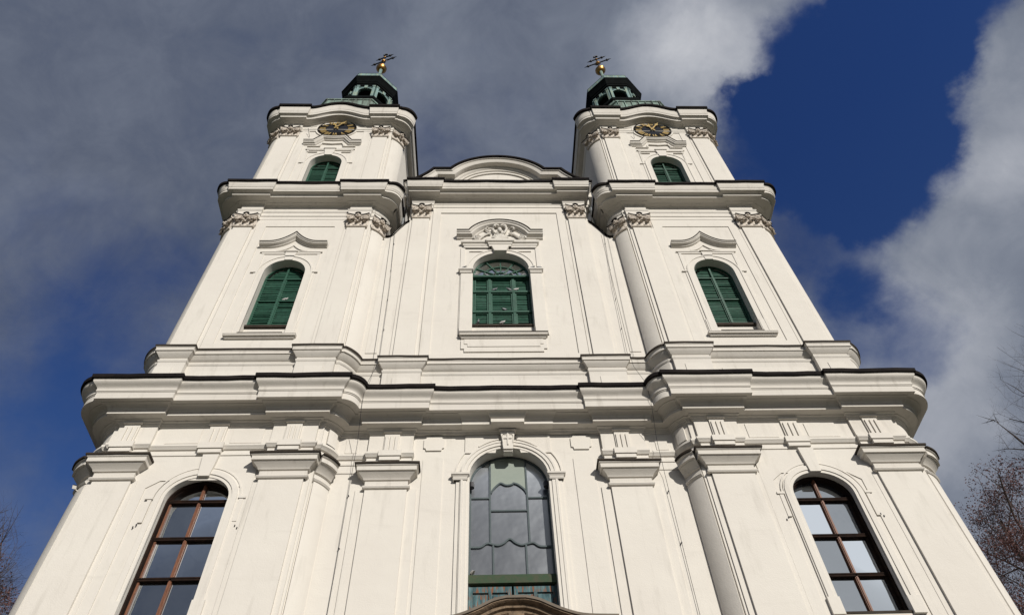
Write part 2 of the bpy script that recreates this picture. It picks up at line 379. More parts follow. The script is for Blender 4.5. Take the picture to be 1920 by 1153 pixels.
def tower_outline(c, p, r, s, start, n=9, back=BACK):
    """plan of one tower front offset by p; r = break forward over the pilasters, s = how far the breaks widen with p.
    start: y of the middle bay's face, or None for a free-standing tower"""
    P = []; q = s * p; q2 = c['s2'] * p
    I = corner(c, -1, p, start, n)
    if start is None:
        e = I[0][0] + min(.14, .2 * max(p, 0)); P += [(e, back), (e, I[0][1] + .02)]
    P += I
    xr = max(c['pi'][0] - q2, I[-1][0])
    P += [(I[-1][0], min(-p, I[-1][1])), (xr, min(-p, I[-1][1])), (xr, -r - p), (c['pi'][1] + q, -r - p), (c['pi'][1] + q, -p)]
    O = corner(c, 1, p, None, n)[::-1]
    xo = min(c['po'][1] + q2, O[0][0])
    P += [(c['po'][0] - q, -p), (c['po'][0] - q, -r - p), (xo, -r - p), (xo, min(-p, O[0][1])), (O[0][0], min(-p, O[0][1]))] + O
    P.append((O[-1][0], back))
    return P


def front_outline(p, r, s, sx=1):
    """half plan of the whole lower front from the axis to the outer back corner"""
    c = CFGS[1, sx]; q = s * p
    x1 = 3.15 - q; yr = YC - .11 - p
    xj = c['Ji'][0] - c['kj'] * p
    xe = 4.58 + q; merged = xe > xj - .02
    if merged: xe = xj
    P = [(0, YC - p), (x1, YC - p), (x1, yr), (xe, yr), (xe, yr if merged else YC - p)]
    return P + tower_outline(c, p, r, s, yr if merged else YC - p)


def sub(P, every=.45):
    return P


def sweep(M, outl, prof, dz=None, sx=1):
    """outl(p) -> plan points; prof = [(p, z)]"""
    rows = []
    for p, z in prof:
        rows.append([(x, y, z + (dz(x, p) if dz else 0)) for x, y in outl(p)])
    M.grid(rows); return M


def refine(outl, nseg=5):
    """insert points in every segment so that sheet edges can wander a little"""
    def f(p):
        P = outl(p); R = []
        for a, b in zip(P, P[1:]):
            for k in range(nseg): R.append((a[0] + (b[0] - a[0]) * k / nseg, a[1] + (b[1] - a[1]) * k / nseg))
        R.append(P[-1]); return R
    return f


def wander(amp, seed=0):
    def f(x, p): return amp * (sin(x * 2.3 + seed) + .6 * sin(x * 5.9 + 1.3 + seed) + .4 * sin(x * 13.7 + seed))
    return f


church = empty('church', (0, 0, 0), 'white baroque church with two green capped clock towers and dark edged cornices', 'church')


def P_(name, M, material, sx=1, parent=None, **k):
    """a part of the church (mesh given in scene coordinates)"""
    o = M.build(name, material, None, sx=sx, **k)
    o.parent = parent or church
    return o


def flash_from(outl, p, z, th=.13, rise=.25, back=0.0, over=.05, seed=0, amp=.012, nseg=5):
    M = MB(); o = refine(outl, nseg)
    sweep(M, o, [(p - .06, z - .03), (p + over, z - .03), (p + over + .01, z + th), (back, z + th + rise)], wander(amp, seed)); return M


# ------------------------------------------------------------------ walls
def storey_walls(sx, key, z0, z1, start, win, name):
    c = CFGS[key, sx]; M = MB(); cx, w, zb, zs, rise, depth = win
    hole = arch(w, zb, zs, rise, 18, cx)
    xi, xo = c['Ei'][0], c['Eo'][0]
    M.slab([(xi, z0), (xo, z0), (xo, z1), (xi, z1)], 0.0, depth + .12, hole)
    inner = corner(c, -1, 0, start); outer = corner(c, 1, 0)
    if start is None: inner = [(inner[0][0], BACK)] + inner
    outer = [(outer[0][0], BACK)] + outer
    M.grid([[(x, y, z) for x, y in inner] for z in (z0, z1)]); M.grid([[(x, y, z) for x, y in outer] for z in (z0, z1)])
    M.grid([[(inner[0][0], BACK, z), (outer[0][0], BACK, z)] for z in (z0, z1)])
    return P_(name, M, PL, sx, ang=35)


WIN1S = {q: (9.47 + .12 * q, .94, 12.42 - .13 * q, 16.25 - .06 * q, .80, .40) for q in (-1, 1)}
WIN2 = (9.27, .875, 24.97, 28.30, .95, .42)
WIN3 = (9.27, .86, 35.4, 38.85, .94, .42)
for sx in (-1, 1):
    storey_walls(sx, 1, 0, 20.2, YC, WIN1S[sx], 'lower_tower_wall')
    storey_walls(sx, 2, 20.2, 34.7, None, WIN2[:2] + (24.0,) + WIN2[3:], 'middle_tower_wall')
    storey_walls(sx, 3, 34.7, 44.6, None, WIN3, 'upper_tower_wall')

# middle bay
CW1 = (0.0, 1.26, 12.3, 17.50, 1.16, .50)
CW2 = (0.0, 1.26, 25.55, 29.35, 1.32, .42)
M = MB(); M.slab([(-5.62, 0), (5.62, 0), (5.62, 20.2), (-5.62, 20.2)], YC, YC + .62, arch(*CW1[1:5], 20, 0))
P_('lower_middle_wall', M, PL)
M = MB(); M.slab([(-4.42, 20.2), (4.42, 20.2), (4.42, 36.1), (-4.42, 36.1)], YC, YC + .55, arch(CW2[1], 24.66, *CW2[3:5], 20, 0))
for sx in (-1, 1): M.grid([[(sx * 4.42, YC, z), (sx * 4.42, 9, z)] for z in (20.2, 36.1)])
M.grid([[(-4.42, 9, z), (4.42, 9, z)] for z in (20.2, 36.1)])
umw = P_('upper_middle_wall', M, PL)
for sx in (-1, 1):
    M = MB(); M.box(4.425, 4.46, 1.15, 9.0, 26, 34.5); P_('dark_facing', M, FL, sx, umw)  # dark facing added to blacken the gap between bay and tower
for sx in (-1, 1):                       # curved screen walls between the middle bay and the towers
    top = [(4.42, 33.62), (4.6, 33.42), (4.9, 32.85), (5.2, 32.22), (5.5, 32.2), (5.66, 32.15)]
    top = smooth_path(top, 4)
    M = MB(); M.slab([(4.42, 20.2), (5.66, 20.2)] + top[::-1], YC + .004, YC + .45, back=True)
    w_ = P_('screen_wall', M, PL, sx)
    M = MB(); M.ribbon(top[::-1], [(0.02, .07), (.02, -.5), (.10, -.5), (.10, .07)], YC)
    P_('flashing', M, FL, sx, w_)
    M = MB(); M.slab([(4.88, 23.6), (5.32, 23.6), (5.32, 31.7), (4.88, 32.35)], YC - .022, YC + .02); P_('raised_panel', M, PL, sx, w_)
# nave behind
M = MB(); M.box(-9.5, 9.5, 8.6, 42, 0, 26); P_('nave_wall', M, PL)
M = MB(); M.slab([(-10, 26.05), (10, 26.05), (0, 33)], 8.7, 42.6, back=True); P_('nave_roof', M, RF)

# ------------------------------------------------------------------ pilasters and raised borders
def pil_shaft(x0, x1, y, z0, z1, pad, sx, name='pilaster', front=.12):
    M = MB()
    M.box(x0 - pad, x1 + pad, y - .045, y + .02, z0, z1)
    M.box(x0, x1, y - front, y + .03, z0, z1)
    return P_(name, M, PL, sx)


def corner_band(key, side, t0, t1, z0, z1, sx, start=None):
    """raised strip that follows the rounded tower corner"""
    c = CFGS[key, sx]
    o = corner(c, side, .05, start, 9, t0, t1); i = corner(c, side, -.03, start, 9, t0, t1)
    M = MB(); M.grid([[(x, y, z) for x, y in o + i[::-1]] for z in (z0, z1)], closeu=True)
    return P_('corner_pilaster', M, PL, sx)


SH = {}
for sx in (-1, 1):
    # lower order
    SH[sx, 1, 'i'] = pil_shaft(6.30, 7.65, 0, 0, 17.0, .17, sx)
    SH[sx, 1, 'o'] = pil_shaft(CFGS[1, sx]['po'][0] + .04, CFGS[1, sx]['po'][1], 0, 0, 17.0, .17, sx)
    SH[sx, 1, 'c'] = pil_shaft(3.20, 4.50, YC, 0, 17.0, .30, sx)
    corner_band(1, -1, .10, .97, 0, 17.0, sx); corner_band(1, 1, .1, .97, 0, 17.0, sx)
    # upper order
    SH[sx, 2, 'i'] = pil_shaft(6.28, 7.12, 0, 23.0, 31.95, .15, sx)
    SH[sx, 2, 'o'] = pil_shaft(11.48, CFGS[2, sx]['po'][1] - .03, 0, 23.0, 31.95, .15, sx)
    SH[sx, 2, 'c'] = pil_shaft(3.42, 4.24, YC, 23.0, 33.7, .14, sx)
    corner_band(2, -1, .24, .97, 23.0, 31.95, sx); corner_band(2, 1, .1, .97, 23.0, 31.95, sx)
    # tower tops
    SH[sx, 3, 'i'] = pil_shaft(6.28, 7.10, 0, 35.0, 42.1, .14, sx)
    SH[sx, 3, 'o'] = pil_shaft(11.42, 12.32, 0, 35.0, 42.1, .14, sx)
    corner_band(3, -1, .1, .97, 35.0, 42.1, sx); corner_band(3, 1, .1, .97, 35.0, 42.1, sx)
    # raised borders that leave sunk fields between the pilasters
    M = MB(); M.slab([(7.83, 0), (11.44, 0), (11.44, 17.9), (7.83, 17.9)], -.032, .01, [(8.18, 2), (10.98, 2), (10.98, 16.72), (10.62, 17.0), (8.52, 17.0), (8.18, 16.72)]); P_('raised_border', M, PL, sx)
    M = MB(); M.slab([(7.28, 23.0), (11.32, 23.0), (11.32, 32.9), (7.28, 32.9)], -.035, .01, [(7.72, 23.55), (10.90, 23.55), (10.90, 32.12), (7.72, 32.12)]); P_('raised_border', M, PL, sx)
    M = MB(); M.slab([(7.25, 35.0), (11.27, 35.0), (11.27, 43.7), (7.25, 43.7)], -.032, .01, [(7.72, 35.3), (10.85, 35.3), (10.85, 43.3), (7.72, 43.3)]); P_('raised_border', M, PL, sx)
    # middle bay, lower: raised strips with round-shouldered heads and a shield above
    M = MB(); a = [(2.12, 1), (2.78, 1), (2.78, 18.2)] + [(2.78 - .2 * (1 - cos(t)), 18.2 + .2 * sin(t)) for t in (.5, 1., pi / 2)] + [(2.32 + .0 - .2 * (1 - cos(t)) * 0 - .2 * cos(t) * 0 - (.2 - .2 * sin(pi / 2 - t)) * 0, 18.4) for t in (0,)] + [(2.2, 18.34), (2.12, 18.2)]
    M.slab(a, YC - .028, YC + .01); P_('raised_strip', M, PL, sx)
    M = MB(); cxx, czz = 2.45, 18.9
    oct_ = []
    for qx, qz in ((1, 1), (-1, 1), (-1, -1), (1, -1)):
        crn = [(qx * .34, qz * .17), (qx * .27, qz * .19), (qx * .25, qz * .27)]
        if qx * qz < 0: crn = crn[::-1]
        oct_ += [(cxx + p, czz + q * 1.15) for p, q in crn]
    M.slab(oct_, YC - .05, YC + .01); P_('cartouche', M, PL, sx)
# the sunk field of the middle bay, upper
M = MB(); M.slab([(-3.26, 23.0), (3.26, 23.0), (3.26, 34.7), (-3.26, 34.7)], YC - .05, YC + .01, [(-2.88, 23.5), (2.88, 23.5), (2.88, 34.36), (-2.88, 34.36)]); P_('raised_border', M, PL)

# ------------------------------------------------------------------ lower (plain) capitals
CAPROF = [(.0, 16.93), (.06, 16.95), (.09, 17.0), (.06, 17.05), (.02, 17.06), (.02, 17.24), (.07, 17.26), (.10, 17.33), (.20, 17.42), (.23, 17.45), (.23, 17.47), (.29, 17.48), (.29, 17.63), (.33, 17.66), (.33, 17.70), (0, 17.70)]


def flat_path(x0, x1, y, f=.12, ends=(1, 1)):
    def g(p):
        return [(x0 - p * ends[0], y + .03), (x0 - p * ends[0], y - f - p), (x1 + p * ends[1], y - f - p), (x1 + p * ends[1], y + .03)]
    return g


def arc_path(key, side, t0, t1, d=.05, sx=1):
    def g(p):
        P = corner(CFGS[key, sx], side, d + p, None, 10, t0, t1); e0 = corner(CFGS[key, sx], side, -.03, None, 1, t0, t1)
        return [e0[0]] + P + [e0[1]]
    return g


def plain_capital(parent, g, sx, label=None):
    M = MB(); sweep(M, g, CAPROF); o = P_('capital', M, PM, sx, parent)
    M = MB(); sweep(M, refine(g, 4), [(.27, 17.69), (.37, 17.69), (.375, 17.755), (-.02, 17.90)], wander(.006, sx)); P_('flashing', M, FB, sx, o)


for sx in (-1, 1):
    plain_capital(SH[sx, 1, 'i'], flat_path(6.24, 7.66, 0), sx)
    plain_capital(SH[sx, 1, 'o'], flat_path(CFGS[1, sx]['po'][0] + .02, CFGS[1, sx]['po'][1] + .03, 0), sx)
    plain_capital(SH[sx, 1, 'c'], flat_path(3.20, 4.50, YC), sx)
    c = CFG[1]
    plain_capital(SH[sx, 1, 'i'], arc_path(1, -1, .10, 1.0, .015, sx), sx)
    plain_capital(SH[sx, 1, 'o'], arc_path(1, 1, .1, 1.0, .015, sx), sx)

# ------------------------------------------------------------------ main entablature across the front
def full(half):
    def f(p):
        H = half(p, 1); G = half(p, -1); return [(-x, y) for x, y in reversed(G[1:])] + H
    return f


lo = lambda p: [(3.15 - .55 * p, YC + .02)] + front_outline(p, .10, .55, sx)[2:]      # the great window interrupts it
ARCHI = [(.008, 17.66), (.03, 17.68), (.03, 17.97), (.06, 17.98), (.06, 18.06), (.02, 18.08), (.02, 18.20), (.07, 18.22), (.12, 18.30), (.14, 18.32), (.14, 18.40), (.03, 18.42), (.03, 19.20), (.07, 19.22), (.09, 19.32)]
archi = {}
for sx in (-1, 1):
    M = MB(); sweep(M, lo, ARCHI); archi[sx] = P_('architrave', M, PL, sx)
hi = full(lambda p, sx: front_outline(p, .12, .62, sx))
M = MB()
cove = [(.46 - .20 * 0 + .20 * (1 - cos(t)), 19.48 + .19 * sin(t)) for t in [k * pi / 2 / 6 for k in range(7)]]
cyma = [(.90 + .17 * (k / 8) - .035 * sin(2 * pi * k / 8), 20.00 + .33 * k / 8) for k in range(9)]
sweep(M, hi, [(.012, 19.26), (.10, 19.27), (.13, 19.32), (.20, 19.34), (.20, 19.36), (.44, 19.37), (.44, 19.49)] + [(.46, 19.49)] + cove[1:] +
      [(.66, 19.69), (.84, 19.66), (.86, 19.64), (.86, 19.90), (.88, 19.91), (.88, 19.945), (.90, 19.95), (.90, 20.0)] + cyma + [(1.08, 20.34), (1.08, 20.385), (0, 20.45)])
main = P_('main_cornice', M, PM, ang=28)
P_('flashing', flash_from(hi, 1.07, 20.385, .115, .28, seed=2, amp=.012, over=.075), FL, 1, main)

# pedestal course above it
PEDC = {q: dict(CFG[1], pi=(6.18, 7.55), po=(11.48, 12.44 if q < 0 else 12.75), Ji=(5.52, .6), Ei=(6.05, -.06), Jo=(13.12 if q < 0 else 13.42, .65), Eo=(12.56 if q < 0 else 12.86, -.06)) for q in (-1, 1)}
ped = full(lambda p, sx: [(0, YC - p), (3.12 - p, YC - p), (3.12 - p, YC - .16 - p), (4.50 + .9 * p, YC - .16 - p), (4.50 + .9 * p, YC - p)] + tower_outline(PEDC[sx], p, .2, .9, YC - p))
M = MB()
sweep(M, ped, [(.012, 20.3), (.012, 21.3), (.04, 21.32), (.012, 21.38), (.012, 22.28), (.03, 22.30), (.05, 22.36), (.05, 22.40), (.015, 22.42), (.015, 22.50), (.06, 22.53), (.10, 22.60), (.17, 22.68), (.18, 22.72), (.22, 22.73), (.22, 22.86), (.25, 22.90), (.25, 22.93), (0, 22.95)])
pc = P_('pedestal_course', M, PM)
P_('flashing', flash_from(ped, .24, 22.935, .045, .10, seed=5, amp=.005, over=.03, back=-.15), FB, 1, pc)
for sx in (-1, 1):
    for x0, x1, y in ((6.55, 7.20, -.2), (11.85, 12.45, -.2), (3.5, 4.12, YC - .16)):
        M = MB(); M.slab([(x0, 20.6), (x1, 20.6), (x1, 22.02), (x0, 22.02)], y - .036, y + .02, None); P_('raised_panel', M, PL, sx, pc)
    M = MB(); M.slab([(7.95, 20.6), (11.1, 20.6), (11.1, 21.98), (7.95, 21.98)], -.036, .02); P_('raised_panel', M, PL, sx, pc)
M = MB(); M.slab([(-2.7, 20.6), (2.7, 20.6), (2.7, 22.0), (-2.7, 22.0)], YC - .036, YC + .02); P_('raised_panel', M, PL, 1, pc)

# triglyph blocks
def triglyph(x, y, sx, w=.50, z0=18.42, z1=19.25, cap=True):
    M = MB(); h = w / 2
    M.box(x - h, x + h, y - .06, y + .03, z0, z1)
    for k in (-1, 0, 1):
        M.box(x + k * w / 3.1 - .05, x + k * w / 3.1 + .05, y - .108, y - .05, z0 + .05, z1 - .16)
    M.box(x - h - .05, x + h + .05, y - .13, y + .03, z1 - .02, z1 + .08)
    if cap:
        M.box(x - h - .12, x + h + .12, y - .17, y + .03, 18.18, 18.41); M.box(x - h - .08, x + h + .08, y - .13, y + .03, 18.02, 18.18)
    P_('triglyph', M, PL, sx)


for sx in (-1, 1):
    triglyph(6.98, -.13, sx); triglyph(12.2, -.13, sx); triglyph(3.84, YC - .13, sx)
    triglyph(9.45, -.03, sx, .56)
    for x0, x1 in ((7.95, 8.95), (9.95, 11.0)):
        M = MB(); M.slab([(x0, 18.5), (x1, 18.5), (x1, 19.12), (x0, 19.12)], -.055, .0); P_('frieze_panel', M, PL, sx, archi[sx])
    M = MB(); M.slab([(4.95, 18.5), (5.35, 18.5), (5.35, 19.12), (4.95, 19.12)], YC - .055, YC); P_('frieze_panel', M, PL, sx, archi[sx])
    c = CFGS[1, sx]; o = corner(c, -1, .11, None, 6, .3, .8); i_ = corner(c, -1, .0, None, 6, .3, .8)
    M = MB(); M.grid([[(x, y, z) for x, y in o + i_[::-1]] for z in (18.5, 19.12)], closeu=True); M.add([(x, y, 19.12) for x, y in o + i_[::-1]], [tuple(range(14))]); P_('frieze_panel', M, PL, sx, archi[sx])

# console over the great window: keystone breaking through the entablature
M = MB()
M.add([(x, y, z) for y in (YC - .20, YC + .1) for x, z in ((-.155, 18.50), (.155, 18.50), (.24, 19.28), (-.24, 19.28))], [(0, 1, 2, 3), (0, 1, 5, 4), (1, 2, 6, 5), (2, 3, 7, 6), (3, 0, 4, 7), (4, 5, 6, 7)])
M.add([(x, y, z) for y in (YC - .14, YC + .1) for x, z in ((-.145, 18.44), (.145, 18.44), (.155, 18.49), (-.155, 18.49))], [(0, 1, 2, 3), (0, 1, 5, 4), (1, 2, 6, 5), (2, 3, 7, 6), (3, 0, 4, 7), (4, 5, 6, 7)])
M.box(-.30, .30, YC - .27, YC + .1, 19.28, 19.34)
ks = P_('keystone', M, PL)
M = MB(); M.box(-.022, .022, YC - .235, YC - .19, 18.66, 19.16); M.box(-.13, .13, YC - .233, YC - .19, 18.93, 18.975)
for q in (-1, 1): M.tube([(q * .17, YC - .215, 18.75), (q * .185, YC - .215, 19.05), (q * .14, YC - .215, 19.14), (q * .06, YC - .215, 19.12)], .014, 5)
P_('cross_relief', M, PL, 1, ks)
M = MB(); kout = lambda p: [(-.36 - .5 * p, YC + .05), (-.36 - .5 * p, YC - .18 - p), (.36 + .5 * p, YC - .18 - p), (.36 + .5 * p, YC + .05)]
sweep(M, kout, [(.12, 19.345), (.40, 19.352), (.40, 19.50), (.43, 19.51)] + [(p, z + .005) for p, z in cove[1:]] + [(.68, 19.70), (0, 19.72)]); P_('console', M, PL, 1, ks)
for sx in (-1, 1):                       # the wider break beside it
    M = MB(); k2 = lambda p: [(1.32 + .5 * p, YC + .05), (1.32 + .5 * p, YC - .05 - p), (.55, YC - .05 - p)]
    sweep(M, k2, [(.12, 19.343), (.42, 19.348), (.42, 19.496), (.44, 19.50)] + [(p, z + .003) for p, z in cove[1:]] + [(.67, 19.69)]); P_('console', M, PL, sx, ks)
    M = MB(); M.slab([(.42, 18.46), (1.42, 18.46), (1.42, 19.25), (.30, 19.25), (.30, 19.0)], YC - .045, YC); P_('spandrel', M, PL, sx, ks)
    M = MB(); M.ribbon([(1.15 * cos(t) / 1 * 1.32, 17.55 + 1.55 * sin(t)) for t in [radians(50 + k * 4) for k in range(8)]], [(0, .02), (0, .075), (.05, .075), (.05, .02)], YC); P_('arc_moulding', M, PL, sx, ks)

# ------------------------------------------------------------------ middle cornice of the towers, cornice of the middle bay, crowning cornice
def prof_cornice(z, ptop, k=1.0):
    """architrave-less cornice profile rising from z (top of the frieze)"""
    return [(.03, z), (.08, z + .02), (.10, z + .05), (.24, z + .07), (.26, z + .09), (.30, z + .10), (.52, z + .10 * k), (.56, z + .11 * k), (.56, z + .235 * k), (.585, z + .255 * k), (ptop - .12, z + .30 * k), (ptop - .10, z + .29 * k),
            (ptop - .10, z + .44 * k), (ptop - .08, z + .45 * k), (ptop - .08, z + .50 * k), (ptop - .04, z + .60 * k), (ptop - .05, z + .68 * k), (ptop, z + .82 * k), (ptop + .005, z + .88 * k), (0, z + .93 * k)]


def arms(key, r, s, sx): return lambda p: tower_outline(CFGS[key, sx], p, r, s, None)


for sx in (-1, 1):
    o2 = arms(2, .12, .62, sx)
    M = MB(); sweep(M, o2, [(.008, 32.72), (.05, 32.74), (.05, 32.98), (.085, 33.0), (.085, 33.26), (.12, 33.30), (.14, 33.38), (.03, 33.42), (.03, 33.98)]); ar = P_('tower_architrave', M, PL, sx)
    M = MB(); sweep(M, o2, prof_cornice(33.90, .88)); tcn = P_('tower_cornice', M, PM, sx, ang=28)
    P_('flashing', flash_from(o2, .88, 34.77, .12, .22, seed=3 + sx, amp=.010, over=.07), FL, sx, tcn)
    o3 = arms(3, .12, .5, sx)
    def swell(x, p):
        t = (x - 9.27) / 1.62
        return .66 * (cos(pi * t) * .5 + .5) ** .72 if abs(t) < 1 else 0.0
    def o3f(p):
        P = o3(p); R = []
        for a, b in zip(P, P[1:]):
            n = 26 if (abs(a[0] - CFG[3]['pi'][1]) < 1.2 and abs(b[0] - CFG[3]['po'][0]) < 1.2 and abs(b[0] - a[0]) > 1.5) else 1
            for k in range(n): R.append((a[0] + (b[0] - a[0]) * k / n, a[1] + (b[1] - a[1]) * k / n))
        R.append(P[-1]); return R
    M = MB(); sweep(M, o3f, [(.008, 42.95), (.05, 42.97), (.05, 43.12), (.09, 43.16), (.03, 43.20), (.03, 43.75)]); P_('tower_architrave', M, PL, sx)
    def dzs(x, p): return swell(x, p)
    M = MB(); sweep(M, o3f, [(p * .82, z) for p, z in prof_cornice(43.62, .855, 1.28)], dzs); ccn = P_('crowning_cornice', M, PM, sx, ang=28)
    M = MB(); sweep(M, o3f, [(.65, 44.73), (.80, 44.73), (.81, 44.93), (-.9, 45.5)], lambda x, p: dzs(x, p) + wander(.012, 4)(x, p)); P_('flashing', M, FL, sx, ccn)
    M = MB(); M.ribbon([(9.27 + 1.62 * t, 43.15 + swell(9.27 + 1.62 * t, 0) + .46) for t in [k / 10 for k in range(-10, 11)]], [(0, .0), (0, .06), (-.09, .06), (-.09, .0)], 0.0); P_('arc_moulding', M, PL, sx, ccn)

cc = full(lambda p, sx: [(0, YC - p), (3.30 - .6 * p, YC - p), (3.30 - .6 * p, YC - .14 - p), (4.32 + .36 * p, YC - .14 - p), (4.32 + .36 * p, YC + .3 - p * .2), (4.43 + .36 * p, YC + .3 - p * .2), (4.43 + .36 * p, 8.9)])
M = MB(); sweep(M, cc, [(.008, 34.60), (.04, 34.62), (.04, 34.86), (.075, 34.88), (.075, 35.06), (.11, 35.10), (.13, 35.16), (.03, 35.20), (.03, 35.45)]); P_('architrave', M, PL)
M = MB(); sweep(M, cc, prof_cornice(35.32, .86, .90)); mcn = P_('middle_cornice', M, PM, ang=28)
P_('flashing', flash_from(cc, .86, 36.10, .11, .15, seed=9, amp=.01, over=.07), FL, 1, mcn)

# gable over the middle bay
half = [(-4.88, 36.62), (-4.5, 36.80), (-4.15, 37.06), (-3.85, 37.40), (-3.6, 37.74), (-3.42, 38.05), (-3.38, 38.12)]
gp = smooth_path(half, 4) + [(-2.48, 38.12)]
R_ = [(-2.52 + 2.52 * (1 - cos(t)) / 1.0, 38.30 + 1.50 * sin(t)) for t in [k * (pi / 2) / 14 for k in range(1, 15)]]
arcg = []
x0, z0, zt = 2.48, 38.12, 39.60; hh = zt - z0; rad = (x0 * x0 + hh * hh) / (2 * hh); th = asin(x0 / rad)
for k in range(25):
    t = -th + 2 * th * k / 24; arcg.append((rad * sin(t), zt - rad + rad * cos(t)))
gpath = gp[:-1] + arcg + [(-x, z) for x, z in reversed(gp[:-1])]
M = MB(); M.slab([(-4.88, 36.1), (4.88, 36.1)] + [(x, z - .05) for x, z in gpath[::-1]], YC - .02, YC + .9, back=True); gb = P_('gable', M, PL)
M = MB(); M.ribbon(gpath, [(-.03, .02), (-.03, .58), (-.12, .60), (-.14, .54), (-.24, .50), (-.34, .46), (-.36, .40), (-.36, .20), (-.46, .17), (-.52, .10), (-.62, .08), (-.62, -.01)], YC); P_('gable_cornice', M, PM, 1, gb, ang=28)
M = MB(); M.ribbon(gpath, [(-.035, -.9), (-.035, .68), (.085, .68), (.12, -.9)], YC); P_('flashing', M, FL, 1, gb)
M = MB(); a2 = [(x * .72, 37.85 + (z - 38.12) * .62) for x, z in arcg]; M.ribbon(a2, [(0, 0), (0, .10), (-.12, .10), (-.12, 0)], YC); P_('arc_moulding', M, PL, 1, gb)
M = MB(); M.tube([(-.12, YC + .5, 39.8), (-.12, YC + .5, 41.3)], [.03, .012], 6); M.lathe([(0, .0), (.06, .05), (.08, .12), (.05, .2), (0, .22)], (-.12, YC + .5, 40.9), 10); P_('spike', M, ZN, 1, gb)

# ------------------------------------------------------------------ carved capitals of the upper orders
def plan_len(P):
    d = [0]
    for a, b in zip(P, P[1:]): d.append(d[-1] + math.hypot(b[0] - a[0], b[1] - a[1]))
    return d


def plan_at(P, d, t):
    for i in range(len(P) - 1):
        if t <= d[i + 1] or i == len(P) - 2:
            f = (t - d[i]) / max(1e-9, d[i + 1] - d[i]); a, b = P[i], P[i + 1]
            tx, ty = (b[0] - a[0]), (b[1] - a[1]); l = math.hypot(tx, ty) or 1
            return Vector((a[0] + tx * f, a[1] + ty * f, 0)), Vector((tx / l, ty / l, 0)), Vector((ty / l, -tx / l, 0))


